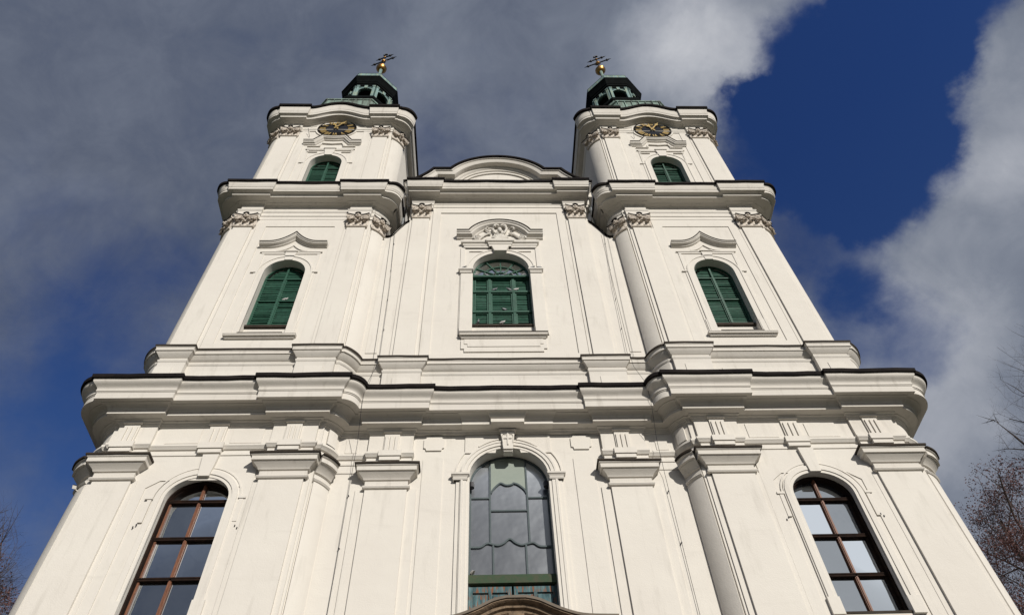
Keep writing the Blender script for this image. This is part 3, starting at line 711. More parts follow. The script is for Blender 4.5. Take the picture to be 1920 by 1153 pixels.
def carved_capital(P, z0, h, sx, parent, rnd, swag=False):
    """P: plan of the face from left to right (outward is to its right-hand side); bell, two tiers of leaves, volutes, hollow abacus"""
    d = plan_len(P); Lg = d[-1]
    M = MB(); U = 17

    def off(t, o, z):
        c, tx, n = plan_at(P, d, t); q = c + n * o; return (q.x, q.y, z)
    ts = [-.0 + Lg * k / (U - 1) for k in range(U)]
    H = h
    rows = []
    for o, z in [(-.05, 0), (.05, 0), (.085, .025), (.085, .06), (.05, .085), (.025, .10), (.03, .35), (.06, .62), (.11, .80), (-.04, .84)]:
        rows.append([off(t, o, z0 + z * H) for t in ts])
    M.grid(rows)
    for r in (0, U - 1): M.add([row[r] for row in rows], [tuple(range(len(rows)))])
    # leaves
    def leaf(t, zb, hh, w, bulge, curl):
        R = []
        for k in range(7):
            v = k / 6; ww = w * (.62 + .75 * sin(pi * min(1, v * .92 + .08)) * .55) * (1 - .55 * max(0, v - .6) / .4)
            z = zb + hh * (sin(v * pi * .62) / sin(pi * .62) if v < .81 else 1 - (v - .81) * 1.3)
            o = .03 + bulge * v ** 1.6 + (curl * (v - .6) / .4 if v > .6 else 0)
            R.append([off(t + ww * q, o + (.03 if q == 0 else (.0 if abs(q) > .6 else .012)) + (rnd.random() - .5) * .008, z - .03 * abs(q)) for q in (-1, -.5, 0, .5, 1)])
        M.grid(R)
    n1 = max(2, round(Lg / .33))
    for k in range(n1):
        leaf(Lg * (k + .5) / n1, z0 + .10 * H, .33 * H, Lg / n1 * .40, .09, .10)
    for k in range(n1 + 1):
        t = Lg * k / n1; t = min(max(t, .06), Lg - .06)
        leaf(t, z0 + .22 * H, .43 * H, Lg / n1 * .36, .10, .11)
    # volutes: spiral rolls under the abacus corners and a smaller pair at the middle
    def volute(t, side, r, zc, o):
        pts = []; rad = []
        for k in range(20):
            a = k / 19 * 2.1 * 2 * pi; rr = r * (1 - k / 19 * .86)
            pts.append(Vector(off(t + side * rr * sin(a) * -1, o + .012 * (k / 19) * 4, zc + rr * cos(a)))); rad.append(.045 * (r / .15) * (1 - .45 * k / 19))
        M.tube(pts, rad, 5)
    for side, t in ((-1, .09), (1, Lg - .09)):
        volute(t, side, .15, z0 + .735 * H, .19)
        # stalk from the leaves to the volute
        M.tube([Vector(off(t - side * .30, .08, z0 + .48 * H)), Vector(off(t - side * .20, .13, z0 + .68 * H)), Vector(off(t - side * .06, .18, z0 + .735 * H + .15))], [.03, .04, .04], 5)
    for side in (-1, 1): volute(Lg / 2 + side * .12, -side, .09, z0 + .70 * H, .12)
    if swag:
        g = [Vector(off(Lg * .16 + Lg * .68 * k / 12, .15 + .05 * sin(pi * k / 12), z0 + (.66 - .16 * sin(pi * k / 12)) * H)) for k in range(13)]
        M.tube(g, [.025 + .03 * sin(pi * k / 12) + .012 * (k % 2) for k in range(13)], 5)
    body = P_('capital', M, ST, sx, parent)
    # abacus with hollow front, its corners standing far out, and the rosette at its middle
    def ab(t):
        u = abs(2 * t / Lg - 1); return .19 + .085 * u ** 2
    M = MB(); tt = [-.05 + (Lg + .10) * k / 20 for k in range(21)]
    def off2(t, o, z):
        tc_ = min(max(t, 0), Lg); c, tx, n = plan_at(P, d, tc_); q = c + n * o + tx * (t - tc_); return (q.x, q.y, z)
    M.grid([[off2(t, ab(t) * f, z0 + z * H) for t in tt] for f, z in ((.2, .835), (.80, .84), (.86, .86), (.90, .925), (1, .94), (1, .985), (.0, 1.0))])
    for r in (0, 20): M.add([off2(tt[r], ab(tt[r]) * f, z0 + z * H) for f, z in ((.2, .835), (.80, .84), (.86, .86), (.90, .925), (1, .94), (1, .985), (.0, 1.0))], [tuple(range(7))])
    c0, tx, n = plan_at(P, d, Lg / 2)
    P_('abacus', M, ST, sx, parent)
    M = MB()
    for k in range(9):
        a = 2 * pi * k / 9; q = c0 + n * .20 + tx * (.085 * cos(a)); M.lathe([(0, -.05), (.05, -.035), (.06, 0), (.04, .04), (0, .05)], (q.x, q.y, z0 + .93 * H + .085 * sin(a)), 6)
    M.lathe([(0, -.07), (.05, -.05), (.07, 0), (.05, .05), (0, .07)], (*(c0 + n * .25).xy, z0 + .93 * H), 8)
    P_('rosette', M, ST, sx, parent)
    M = MB(); M.grid([[off2(t, ab(t) + o, z0 + .99 * H + z) for t in tt] for o, z in ((-.05, -.008), (.03, -.008), (.035, .028), (-.12, .10))])
    M.grid([[off(Lg / 2 + .13 * cos(a), o, z0 + .975 * H + .135 * sin(a)) for a in [pi * k / 8 for k in range(9)]] for o in (.05, .30)])
    M.grid([[off(Lg / 2 + (.13 + e) * cos(a), .30, z0 + .975 * H + (.135 + e) * sin(a)) for a in [pi * k / 8 for k in range(9)]] for e in (-.03, .025)])
    P_('flashing', M, FL, sx, parent)


rnd = random.Random(4)
for sx in (-1, 1):
    for key, z0, h in ((2, 31.90, .84), (3, 42.02, .84)):
        c = CFGS[key, sx]
        for tag, (x0, x1) in (('i', (6.20, 7.16)), ('o', (c['po'][0] + .02, c['po'][1] + .02))):
            carved_capital([(x0, -.10), (x1, -.10)], z0, h, sx, SH[sx, key, tag], rnd)
        pin = corner(c, -1, .05, None, 14, .18 if key == 2 else .02, 1.0)
        carved_capital(pin, z0, h, sx, SH[sx, key, 'i'], rnd)
        pout = corner(c, 1, .05, None, 14, .02, 1.0)[::-1]
        carved_capital(pout, z0, h, sx, SH[sx, key, 'o'], rnd)
    carved_capital([(3.38, YC - .10), (4.28, YC - .10)], 33.68, .92, sx, SH[sx, 2, 'c'], rnd)

# ------------------------------------------------------------------ windows
BAND = [(0, -.02), (0, .055), (.10, .055), (.105, .085), (.26, .085), (.27, .05), (.30, .045), (.30, -.02)]


def surround(win, y, sx, parent, band=BAND, w_add=0.0, zb=None):
    cx, w, zb0, zs, rise, dp = win
    M = MB(); M.ribbon(arch(w + w_add, zb if zb is not None else zb0, zs, rise + w_add, 20, cx), band, y)
    return P_('surround', M, PL, sx, parent)


def keystone_block(cx, y, z0, z1, w0, w1, out, sx, parent, cap=None):
    M = MB()
    M.add([(cx + x, yy, z) for yy in (y - out, y + .04) for x, z in ((-w0, z0), (w0, z0), (w1, z1), (-w1, z1))], [(0, 1, 2, 3), (0, 1, 5, 4), (1, 2, 6, 5), (2, 3, 7, 6), (3, 0, 4, 7)])
    if cap: M.box(cx - w1 - .04, cx + w1 + .04, y - out - .05, y + .03, z1 + .001, z1 + cap)
    return P_('keystone', M, PL, sx, parent)


def ledge(cx, hw, y, z0, z1, out, sx, parent, flash=True, name='sill'):
    g = lambda p: [(cx - hw - .6 * p, y + .02), (cx - hw - .6 * p, y - p), (cx + hw + .6 * p, y - p), (cx + hw + .6 * p, y + .02)]
    h = z1 - z0; M = MB(); sweep(M, g, [(0.01, z0), (.35 * out, z0 + .03 * h), (.55 * out, z0 + .35 * h), (.60 * out, z0 + .40 * h), (.9 * out, z0 + .45 * h), (.9 * out, z0 + .8 * h), (out, z0 + .86 * h), (out, z1), (0, z1 + .01)])
    o = P_(name, M, PM, sx, parent)
    if flash:
        M = MB(); sweep(M, g, [(out - .05, z1 - .002), (out + .02, z1 - .002), (out + .02, z1 + .025), (-.02, z1 + .06)]); P_('flashing', M, FB, sx, o) if False else P_('flashing', M, FB, sx, parent)
    return o


def louvres(M, cx, x0, x1, z0, z1, y, lim=None, step=.125):
    """tilted slats between x0 and x1, cut by an optional half-width limit (arch)"""
    n = max(1, int((z1 - z0) / step)); st = (z1 - z0) / n
    for k in range(n):
        z = z0 + (k + .5) * st; a, b = x0, x1
        if lim:
            l = min(lim(z - .05), lim(z + .05)); a = max(a, cx - l); b = min(b, cx + l)
        if b - a < .05: continue
        tj = rnd.gauss(0, .0035) + (.012 if rnd.random() < .06 else 0); M.obox(((a + b) / 2, y + rnd.gauss(0, .003), z + rnd.gauss(0, .004)), ((b - a) / 2, 0, rnd.gauss(0, .003)), (0, .012 + tj, .054), (0, .009, -.002))


def shuttered(win, sx, bars, label=None):
    cx, w, zb, zs, rise, dp = win; y = dp
    lim = lambda z: arch_half(w - .05, zs, rise - .05, z)
    M = MB(); M.ribbon(arch(w + .03, zb, zs, rise + .03, 18, cx), [(0, .0), (0, .08), (-.085, .08), (-.085, 0)], y)
    M.box(cx - w, cx + w, y - .08, y, zb, zb + .07)
    M.box(cx - .038, cx + .038, y - .10, y, zb + .07, zs + rise - .06)
    for b in bars: M.box(cx - w, cx + w, y - .085, y + .002, b - .035, b + .035)
    wd = P_('window', M, GR, sx)
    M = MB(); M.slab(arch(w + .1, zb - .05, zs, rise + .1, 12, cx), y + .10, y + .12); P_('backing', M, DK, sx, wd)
    zz = [zb + .07] + list(bars) + [zs + rise - .08]
    for i, (a, b) in enumerate(zip(zz, zz[1:])):
        for s_ in (-1, 1):
            M = MB(); xa, xb = (cx + .038, cx + w - .06) if s_ > 0 else (cx - w + .06, cx - .038)
            top = i == len(zz) - 2
            louvres(M, cx, xa, xb, a + .05, b - (.02 if top else .05), y, (lambda z: lim(z) - .08) if top else None)
            if not top:
                for q in (xa, xb - .04): M.box(q, q + .04, y - .06, y + .01, a + .036, b - .036)
            P_('shutter', M, GR, sx, wd)
    return wd


for sx in (-1, 1):
    # lower glazed windows ------------------------------------------------------
    WIN1 = WIN1S[sx]; cx, w, zb, zs, rise, dp = WIN1; y = .34
    lim = lambda z: arch_half(w, zs, rise, z)
    M = MB(); M.ribbon(arch(w + .03, zb, zs, rise + .03, 20, cx), [(0, 0), (0, .22), (-.075, .22), (-.085, .10), (-.10, .10), (-.10, 0)], y + .04)
    wn = P_('window', M, WK, sx)
    M = MB(); M.box(cx - .045, cx + .045, y - .06, y + .04, zb, zs + rise - .04); M.box(cx - .02, cx + .02, y - .085, y - .055, zb, zs + rise - .05)
    P_('mullion', M, WD, sx, wn)
    for x in (-1, 1):
        M = MB(); M.box(cx + x * (w - .09) - .035, cx + x * (w - .09) + .035, y - .05, y + .03, zb, zs + .05); P_('stile', M, WK if sx > 0 else WD, sx, wn)
    for b in [v - .12 * sx for v in (16.30, 14.98, 13.68)]:
        M = MB(); M.box(cx - lim(b) + .01, cx + lim(b) - .01, y - .085, y + .035, b - .045, b + .045); M.box(cx - lim(b) + .01, cx + lim(b) - .01, y - .10, y - .08, b + .01, b + .05)
        P_('transom', M, WK, sx, wn)
    zz = [zb] + [v - .12 * sx for v in (13.68, 14.98, 16.30)]
    for i in range(4):
        for s_ in (-1, 1):
            M = MB()
            if i < 3:
                a, b = sorted((cx + s_ * .06, cx + s_ * (w - .05))); poly = [(a, zz[i] + .04), (b, zz[i] + .04), (b, zz[i + 1] - .04), (a, zz[i + 1] - .04)]
            else:
                zt_ = 16.33 - .12 * sx; t1 = asin(min(1, max(0, (zt_ - zs) / rise))); pts = [(cx + s_ * (w - .03) * cos(t), zs + (rise - .02) * sin(t)) for t in [t1 + (pi / 2 - .07 - t1) * k / 8 for k in range(9)]]
                poly = [(cx + s_ * .06, zt_)] + pts
            tl, tx_ = (rnd.random() - .5) * .012, (rnd.random() - .5) * .022; zm = poly[0][1] + .6
            vs = [(x, y + .02 + tl * (z - zm) + tx_ * (x - cx - s_ * .45), z) for x, z in poly]
            M.add(vs, [tuple(range(len(vs)))]); P_('pane', M, G_SIDE, sx, wn)
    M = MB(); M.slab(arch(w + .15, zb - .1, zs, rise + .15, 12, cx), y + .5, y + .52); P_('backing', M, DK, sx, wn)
    M = MB(); M.box(cx - w + .002, cx + w - .002, -.02, y - .02, zb - .06, zb + .008); P_('sill', M, FB, sx, wn)
    surround(WIN1, 0, sx, wn, BAND, 0.0)
    M = MB(); oa = arch(w + .32, zs - 3.9, zs + .02, rise + .34, 20, cx)
    M.ribbon(oa[1:-1], [(0, -.02), (0, .05), (.05, .05), (.05, -.02)], -.0)
    P_('arc_moulding', M, PL, sx, wn)
    for s_ in (-1, 1):
        M = MB(); M.box(cx + s_ * (w + .42) - .11, cx + s_ * (w + .42) + .11, -.075, .01, zs - .03, zs + .05); M.box(cx + s_ * (w + .40) - .06, cx + s_ * (w + .40) + .06, -.05, .01, zs - .85, zs - .031); P_('ear', M, PL, sx, wn); M = MB()
        M.box(cx + s_ * (w + .15) - .17, cx + s_ * (w + .15) + .17, -.095, .01, zb - .1, zb + .40)
        P_('plinth_block', M, PL, sx, wn)
    keystone_block(cx, 0, zs + rise - .02, 17.95, .17, .25, .14, sx, wn)
    for q, zq in ((-1.40, 15.3), (1.40, 15.38), (-1.48, 15.22), (1.47, 15.30)):
        M = MB(); M.lathe([(0, -.04), (.018, -.02), (.018, .02), (0, .04)], (cx + q, -.05, zq), 6); M.tube([(cx + q, .02, zq), (cx + q, -.07, zq)], .012, 5); P_('wall_hook', M, IR, sx, wn)

    # middle shuttered windows --------------------------------------------------
    wm = shuttered(WIN2, sx, (26.75, 28.32))
    cx, w, zb, zs, rise, dp = WIN2
    M = MB(); M.box(cx - w + .002, cx + w - .002, .20, dp + .02, zb - .12, zb + .006); P_('sill', M, FB, sx, wm)
    surround(WIN2, 0, sx, wm, [(0, -.02), (0, .045), (.24, .045), (.24, .075), (.31, .075), (.31, -.02)], 0.0, 24.0)
    M = MB()
    for s_ in (-1, 1):
        M.box(cx + s_ * (w + .40) - .14, cx + s_ * (w + .40) + .14, -.07, .01, zs - .02, zs + .05)
        M.box(cx + s_ * (w + .2) - .17, cx + s_ * (w + .2) + .17, -.06, .01, 23.99, zb - .1)
        M.box(cx + s_ * 1.22 - .06, cx + s_ * 1.22 + .06, -.03, .01, 24.0, 29.73)
    M.box(cx - 1.36, cx + 1.36, -.07, .01, 29.86, 29.92); M.box(cx - 1.28, cx + 1.28, -.04, .01, 29.74, 29.859)
    P_('entablature', M, PL, sx, wm)
    keystone_block(cx, 0, zs + rise - .02, 29.86, .17, .245, .075, sx, wm, .06)
    og = [(cx - 1.50, 30.46), (cx - 1.10, 30.46)] + [(cx - 1.10 * (1 - t) , 30.46 + .80 * t ** 2.1) for t in [k / 10 for k in range(1, 11)]]
    og = og + [(2 * cx - x, z) for x, z in reversed(og[:-1])]
    HP = [(-.01, -.02), (-.01, .29), (-.04, .31), (-.09, .29), (-.11, .25), (-.16, .24), (-.19, .17), (-.22, .10), (-.26, .08), (-.28, .03), (-.28, -.02)]
    M = MB(); M.ribbon(og, [(o * .74, q * .86 if q > 0 else q) for o, q in HP], 0.0); P_('hood', M, PM, sx, wm, ang=28)
    M = MB(); M.ribbon(og, [(-.01, -.02), (-.01, .29), (.02, .29), (.05, -.02)], 0.0); P_('flashing', M, FB, sx, wm)
    ir = [(cx + (x - cx) * .62, 30.02 + (z - 30.46) * .62) for x, z in og[1:-1]]; M = MB(); M.ribbon(ir, [(0, -.01), (0, .05), (-.05, .05), (-.05, -.01)], 0.0); P_('arc_moulding', M, PL, sx, wm)
    ledge(cx, 1.26, 0, 23.80, 23.98, .19, sx, wm, False)
    M = MB(); M.box(cx - .85, cx + .85, -.20, .0, 23.985, 24.02); P_('flashing', M, FB, sx, wm)
    M = MB(); M.slab([(cx - w - .02, 23.99), (cx + w + .02, 23.99), (cx + w + .02, 24.90), (cx - w - .02, 24.90)], .30, .5); P_('apron', M, PL, sx, wm)

    # top shuttered windows -----------------------------------------------------
    wt = shuttered(WIN3, sx, (37.4, 38.92))
    cx, w, zb, zs, rise, dp = WIN3
    surround(WIN3, 0, sx, wt, [(0, -.02), (0, .045), (.24, .045), (.24, .075), (.30, .075), (.30, -.02)], 0.0)
    M = MB()
    for s_ in (-1, 1):
        M.box(cx + s_ * (w + .42) - .16, cx + s_ * (w + .42) + .16, -.06, .01, zs - .02, zs + .05); M.box(cx + s_ * 1.22 - .06, cx + s_ * 1.22 + .06, -.03, .01, zb, 40.42)
    M.box(cx - 1.36, cx + 1.36, -.07, .01, 40.50, 40.57); M.box(cx - 1.28, cx + 1.28, -.06, .01, 40.40, 40.499)
    for s_ in (-1, 1):
        M.box(cx + s_ * .95 - .28, cx + s_ * .95 + .28, -.07, .01, 40.14, 40.2); M.box(cx + s_ * .98 - .36, cx + s_ * .98 + .36, -.08, .01, 40.86, 40.92)
    P_('entablature', M, PL, sx, wt)
    keystone_block(cx, 0, zs + rise - .02, 40.5, .2, .30, .09, sx, wt, .08)
    hp = [(-1.62, 41.42), (-1.08, 41.42), (-.66, 42.10), (-.33, 42.02), (0, 41.99), (.33, 42.02), (.66, 42.10), (1.08, 41.42), (1.62, 41.42)]; hp = [(cx + a, b - .05) for a, b in hp]
    M = MB(); M.ribbon(hp, [(-.01, -.02), (-.01, .22), (-.04, .235), (-.10, .22), (-.13, .18), (-.18, .17), (-.22, .09), (-.27, .07), (-.29, .03), (-.29, -.02)], 0.0); P_('hood', M, PM, sx, wt, ang=28)
    M = MB(); M.ribbon(hp, [(-.01, -.02), (-.01, .26), (.025, .26), (.05, -.02)], 0.0); P_('flashing', M, FB, sx, wt)
    M = MB(); ip = [(-.72, 40.98), (-.62, 41.34), (0, 41.26), (.62, 41.34), (.72, 40.98)]; M.ribbon([(cx + a, b) for a, b in ip], [(0, -.01), (0, .09), (-.09, .09), (-.09, -.01)], 0); P_('arc_moulding', M, PL, sx, wt)
    M = MB(); M.tube([(cx - w + .03, .06, zs - .12), (cx - w + .03, .30, zs - .12)], .03, 6); P_('hinge', M, IR, sx, wt)

# great window of the lower middle bay --------------------------------------------
cx, w, zb, zs, rise, dp = CW1; y = YC + .42
lim = lambda z: arch_half(w, zs, rise, z)
M = MB(); M.ribbon(arch(w + .03, zb, zs, rise + .03, 24), [(0, 0), (0, .08), (-.09, .08), (-.09, 0)], y + .03)
gw = P_('window', M, TE)
gl = [(-w, 14.1)] + [(-w * cos(pi * k / 24), zs + rise * sin(pi * k / 24)) for k in range(25)] + [(w, 14.1)]
M = MB(); M.add([(x, y + .0, z) for x, z in gl], [tuple(range(len(gl)))]); P_('pane', M, G_MID, 1, gw)
bw = .026
wav = smooth_path([(-1.24, 15.14), (-.92, 15.14), (-.72, 15.27), (-.56, 15.24), (-.38, 15.20), (-.2, 15.28), (-.03, 15.42), (.14, 15.28), (.32, 15.20), (.5, 15.24), (.68, 15.27), (.88, 15.14), (1.24, 15.14)], 4)
arc3 = smooth_path([(-.58, 17.14), (-.50, 17.30), (-.33, 17.50), (-.24, 17.54), (-.12, 17.47), (.0, 17.46), (.12, 17.50), (.16, 17.54), (.30, 17.48), (.48, 17.30), (.56, 17.14)], 4)
M = MB()
for x0, z0, x1, z1 in ((-.61, 15.24, -.61, zs + rise - .14), (.57, 15.24, .57, zs + rise - .14), (-1.24, 16.95, -.61, 16.95), (.57, 16.95, 1.24, 16.95), (-.61, 16.46, .57, 16.46), (-.53, 14.1, -.53, 15.2), (.45, 14.1, .45, 15.2)):
    if x0 == x1: M.box(x0 - bw, x0 + bw, y - .05, y + .01, z0, z1)
    else: M.box(x0, x1, y - .045, y + .01, z0 - bw, z0 + bw)
for pth in (wav, arc3): M.ribbon(pth, [(-bw, -.01), (-bw, .055), (bw, .055), (bw, -.01)], y)
P_('glazing_bars', M, TE, 1, gw)
tp = [(-.57, 17.16)] + [(x, z) for x, z in arc3[1:-1]] + [(.53, 17.16)]
tp = [p for p in arc3] + [(.53, 18.52)] + [(x, zs + (rise - .06) * sqrt(1 - (x / w) ** 2)) for x in (.35, .15, -.05, -.25, -.45)] + [(-.57, 18.52)]
M = MB(); M.slab(tp, y - .018, y + .002); P_('board', M, PG, 1, gw, )
M = MB(); M.box(-w, w, y - .16, y + .05, 13.87, 14.10); M.box(-w, w, y - .12, y + .04, 14.101, 14.16); P_('transom', M, MG, 1, gw)
M = MB()
for x in (-1, 1): M.lathe([(0, -.1), (.10, -.09), (.10, .09), (0, .1)], (x * (w - .06), YC + .22, 17.32), 8)
P_('bracket', M, IR, 1, gw)
for s_ in (-1, 1):
    M = MB(); a, b = sorted((s_ * .03, s_ * (w - .02)))
    M.box(a, b, y - .02, y + .02, 12.3, 13.80)
    fr = [(a, 13.62, b, 13.80), (a, 12.3, a + .11, 13.619), (b - .11, 12.3, b, 13.619), ((a + b) / 2 - .05, 12.3, (a + b) / 2 + .05, 13.619)]
    for x0, z0, x1, z1 in fr: M.box(x0, x1, y - .075, y - .019, z0, z1)
    for k in (0, 1):
        pa = a + .13 if k == 0 else (a + b) / 2 + .07; pb = (a + b) / 2 - .07 if k == 0 else b - .13
        M.box(pa, pb, y - .05, y - .019, 12.3, 13.56)
    P_('door_leaf', M, TW, 1, gw)
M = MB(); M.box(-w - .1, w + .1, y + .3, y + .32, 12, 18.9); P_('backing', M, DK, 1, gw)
surround(CW1, YC, 1, gw, [(0, -.02), (0, .06), (.09, .06), (.095, .10), (.20, .10), (.21, .125), (.27, .125), (.28, .09), (.30, .09), (.30, -.02)])
M = MB(); M.ribbon([(x, z) for x, z in arch(w + .42, 16, 17.62, rise + .40, 24)[1:-1]], [(0, -.02), (0, .04), (.045, .04), (.045, -.02)], YC); P_('arc_moulding', M, PL, 1, gw)
keystone_block(0, YC, zs + rise - .01, 18.45, .13, .155, .06, 1, gw)
for s_ in (-1, 1):
    M = MB(); M.box(s_ * 1.62 - .06, s_ * 1.62 + .06, YC - .05, YC + .01, 0, 17.28); P_('jamb_strip', M, PL, 1, gw)
    g = lambda p: [(s_ * 1.53 - .24 - p, YC + .02), (s_ * 1.53 - .24 - p, YC - .13 - p), (s_ * 1.53 + .20 + p, YC - .13 - p), (s_ * 1.53 + .20 + p, YC + .02)]
    M = MB(); sweep(M, g, [(-.02, 17.27), (.0, 17.28), (.02, 17.33), (.0, 17.35), (.01, 17.40), (.05, 17.45), (.07, 17.46), (.07, 17.53), (-.1, 17.56)]); P_('impost', M, PM, 1, gw)

# upper middle window ---------------------------------------------------------------
cx, w, zb, zs, rise, dp = CW2; y = YC + dp - .04
lim = lambda z: arch_half(w - .04, zs, rise - .04, z)
M = MB(); M.ribbon(arch(w + .03, zb, zs, rise + .03, 22), [(0, 0), (0, .07), (-.09, .07), (-.09, 0)], y)
M.box(-w, w, y - .22, y + .02, 29.02, 29.14); M.box(-w, w, y - .14, y + .02, 29.141, 29.20)
for b in (28.02, 26.58): M.box(-w, w, y - .13, y + .002, b - .055, b + .055)
for x in (-.52, .52): M.box(x - .055, x + .055, y - .115, y + .003, zb, 29.02)
M.box(-w, w, y - .10, y, zb, zb + .06)
uw = P_('window', M, GR)
fl = [(-w, 29.2)] + [(-w * cos(pi * k / 24), zs + rise * sin(pi * k / 24)) for k in range(25)] + [(w, 29.2)]
M = MB(); M.add([(x, y + .0, z) for x, z in fl], [tuple(range(len(fl)))]); P_('pane', M, G_FAN, 1, uw)
M = MB()
for a in (30, 60, 90, 120, 150):
    t = radians(a); M.obox((.78 * cos(t) * .98, y - .02, 29.28 + .78 * sin(t) * 1.02), (.52 * cos(t), 0, .52 * sin(t)), (0, .03, 0), (-.028 * sin(t), 0, .028 * cos(t)))
for r in (.36, .80): M.ribbon([(r * cos(t), 29.26 + r * sin(t)) for t in [pi * k / 16 for k in range(17)]], [(-.025, 0), (-.025, .05), (.025, .05), (.025, 0)], y)
P_('glazing_bars', M, GR, 1, uw)
xs = [-w + .06, -.465, -.465, .465, .465, w - .06]; zz = [zb + .06, 26.525, 26.525, 27.965, 28.075 - .11 + .11, 29.02]
zr = [(zb + .06, 26.525), (26.635, 27.965), (28.075, 29.02)]; xr_ = [(-w + .08, -.575), (-.465, .465), (.575, w - .08)]
for z0, z1 in zr:
    for x0, x1 in xr_:
        M = MB(); louvres(M, 0, x0 + .05, x1 - .05, z0 + .05, z1 - .05, y - .0, None, .118)
        for q0, q1, r0, r1 in ((x0, x0 + .06, z0, z1), (x1 - .06, x1, z0, z1), (x0 + .061, x1 - .061, z0, z0 + .05), (x0 + .061, x1 - .061, z1 - .05, z1)): M.box(q0, q1, y - .07, y + .02, r0, r1)
        P_('shutter', M, GR, 1, uw)
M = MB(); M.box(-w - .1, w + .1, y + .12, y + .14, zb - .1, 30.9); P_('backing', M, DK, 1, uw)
M = MB(); M.box(-w + .002, w - .002, YC + .12, y + .04, zb - .09, zb + .008); P_('sill', M, FB, 1, uw)
M = MB(); M.slab([(-w - .02, 24.6), (w + .02, 24.6), (w + .02, zb - .07), (-w - .02, zb - .07)], YC + .2, YC + .5); P_('apron', M, PL, 1, uw)
surround(CW2, YC, 1, uw, [(0, -.02), (0, .05), (.20, .05), (.21, .08), (.27, .08), (.27, -.02)], 0.0, 29.3)
M = MB()
for s_ in (-1, 1):
    M.box(s_ * 1.53 - .245, s_ * 1.53 + .245, YC - .09, YC + .01, 24.66, 28.93); M.box(s_ * 1.72 - .10, s_ * 1.72 + .10, YC - .045, YC + .01, 24.66, 31.1); M.box(s_ * 1.53 - .24, s_ * 1.53 + .26, YC - .125, YC + .01, 24.66, 25.1)
    M.box(s_ * 1.10 - .32, s_ * 1.10 + .32, YC - .05, YC + .01, 30.78, 30.84)
P_('jamb_strip', M, PL, 1, uw)
for s_ in (-1, 1):
    g = lambda p: [(s_ * 1.55 - .24 - p, YC + .02), (s_ * 1.55 - .24 - p, YC - .11 - p), (s_ * 1.55 + .22 + p, YC - .11 - p), (s_ * 1.55 + .22 + p, YC + .02)]
    M = MB(); sweep(M, g, [(-.02, 28.92), (.02, 28.93), (.04, 28.99), (.02, 29.01), (.05, 29.07), (.10, 29.10), (.10, 29.20), (-.1, 29.23)]); P_('impost', M, PM, 1, uw)
ge = lambda p: [(-1.66 - p, YC + .02), (-1.66 - p, YC - .06 - p), (-.50 - p, YC - .06 - p), (-.50 - p, YC - .14 - p), (.50 + p, YC - .14 - p), (.50 + p, YC - .06 - p), (1.66 + p, YC - .06 - p), (1.66 + p, YC + .02)]
M = MB(); sweep(M, ge, [(.0, 31.06), (.02, 31.08), (.02, 31.2), (.05, 31.22), (.07, 31.28), (.07, 31.32), (.14, 31.36), (.17, 31.44), (.17, 31.50), (0, 31.53)]); P_('entablature', M, PL, 1, uw)
keystone_block(0, YC, zs + rise - .02, 31.07, .28, .40, .20, 1, uw)
hd = [(-2.04, 32.22), (-1.46, 32.22)] + [(1.46 * 1.0 * -cos(t) * 1.0, 32.22 + 1.0 * sin(t)) for t in []]
r0 = (1.46 ** 2 + .96 ** 2) / (2 * .96); t0 = asin(1.46 / r0)
hd = [(-2.04, 32.22)] + [(r0 * sin(-t0 + 2 * t0 * k / 20), 32.22 + .96 - r0 + r0 * cos(-t0 + 2 * t0 * k / 20)) for k in range(21)] + [(2.04, 32.22)]
M = MB(); M.ribbon(hd, [(-.01, -.02), (-.01, .33), (-.05, .35), (-.10, .33), (-.13, .28), (-.21, .27), (-.25, .20), (-.28, .11), (-.34, .09), (-.37, .03), (-.37, -.02)], YC); P_('hood', M, PM, 1, uw, ang=28)
M = MB(); M.ribbon(hd, [(-.01, -.02), (-.01, .38), (.025, .38), (.06, -.02)], YC); P_('flashing', M, FB, 1, uw)
M = MB(); M.slab([(-1.72, 31.5), (1.72, 31.5), (1.72, 32.1), (1.4, 32.1)] + [(x * .93, z - .3) for x, z in hd[2:-2][::-1]] + [(-1.4, 32.1), (-1.72, 32.1)], YC - .04, YC + .01); P_('tympanum', M, PL, 1, uw)
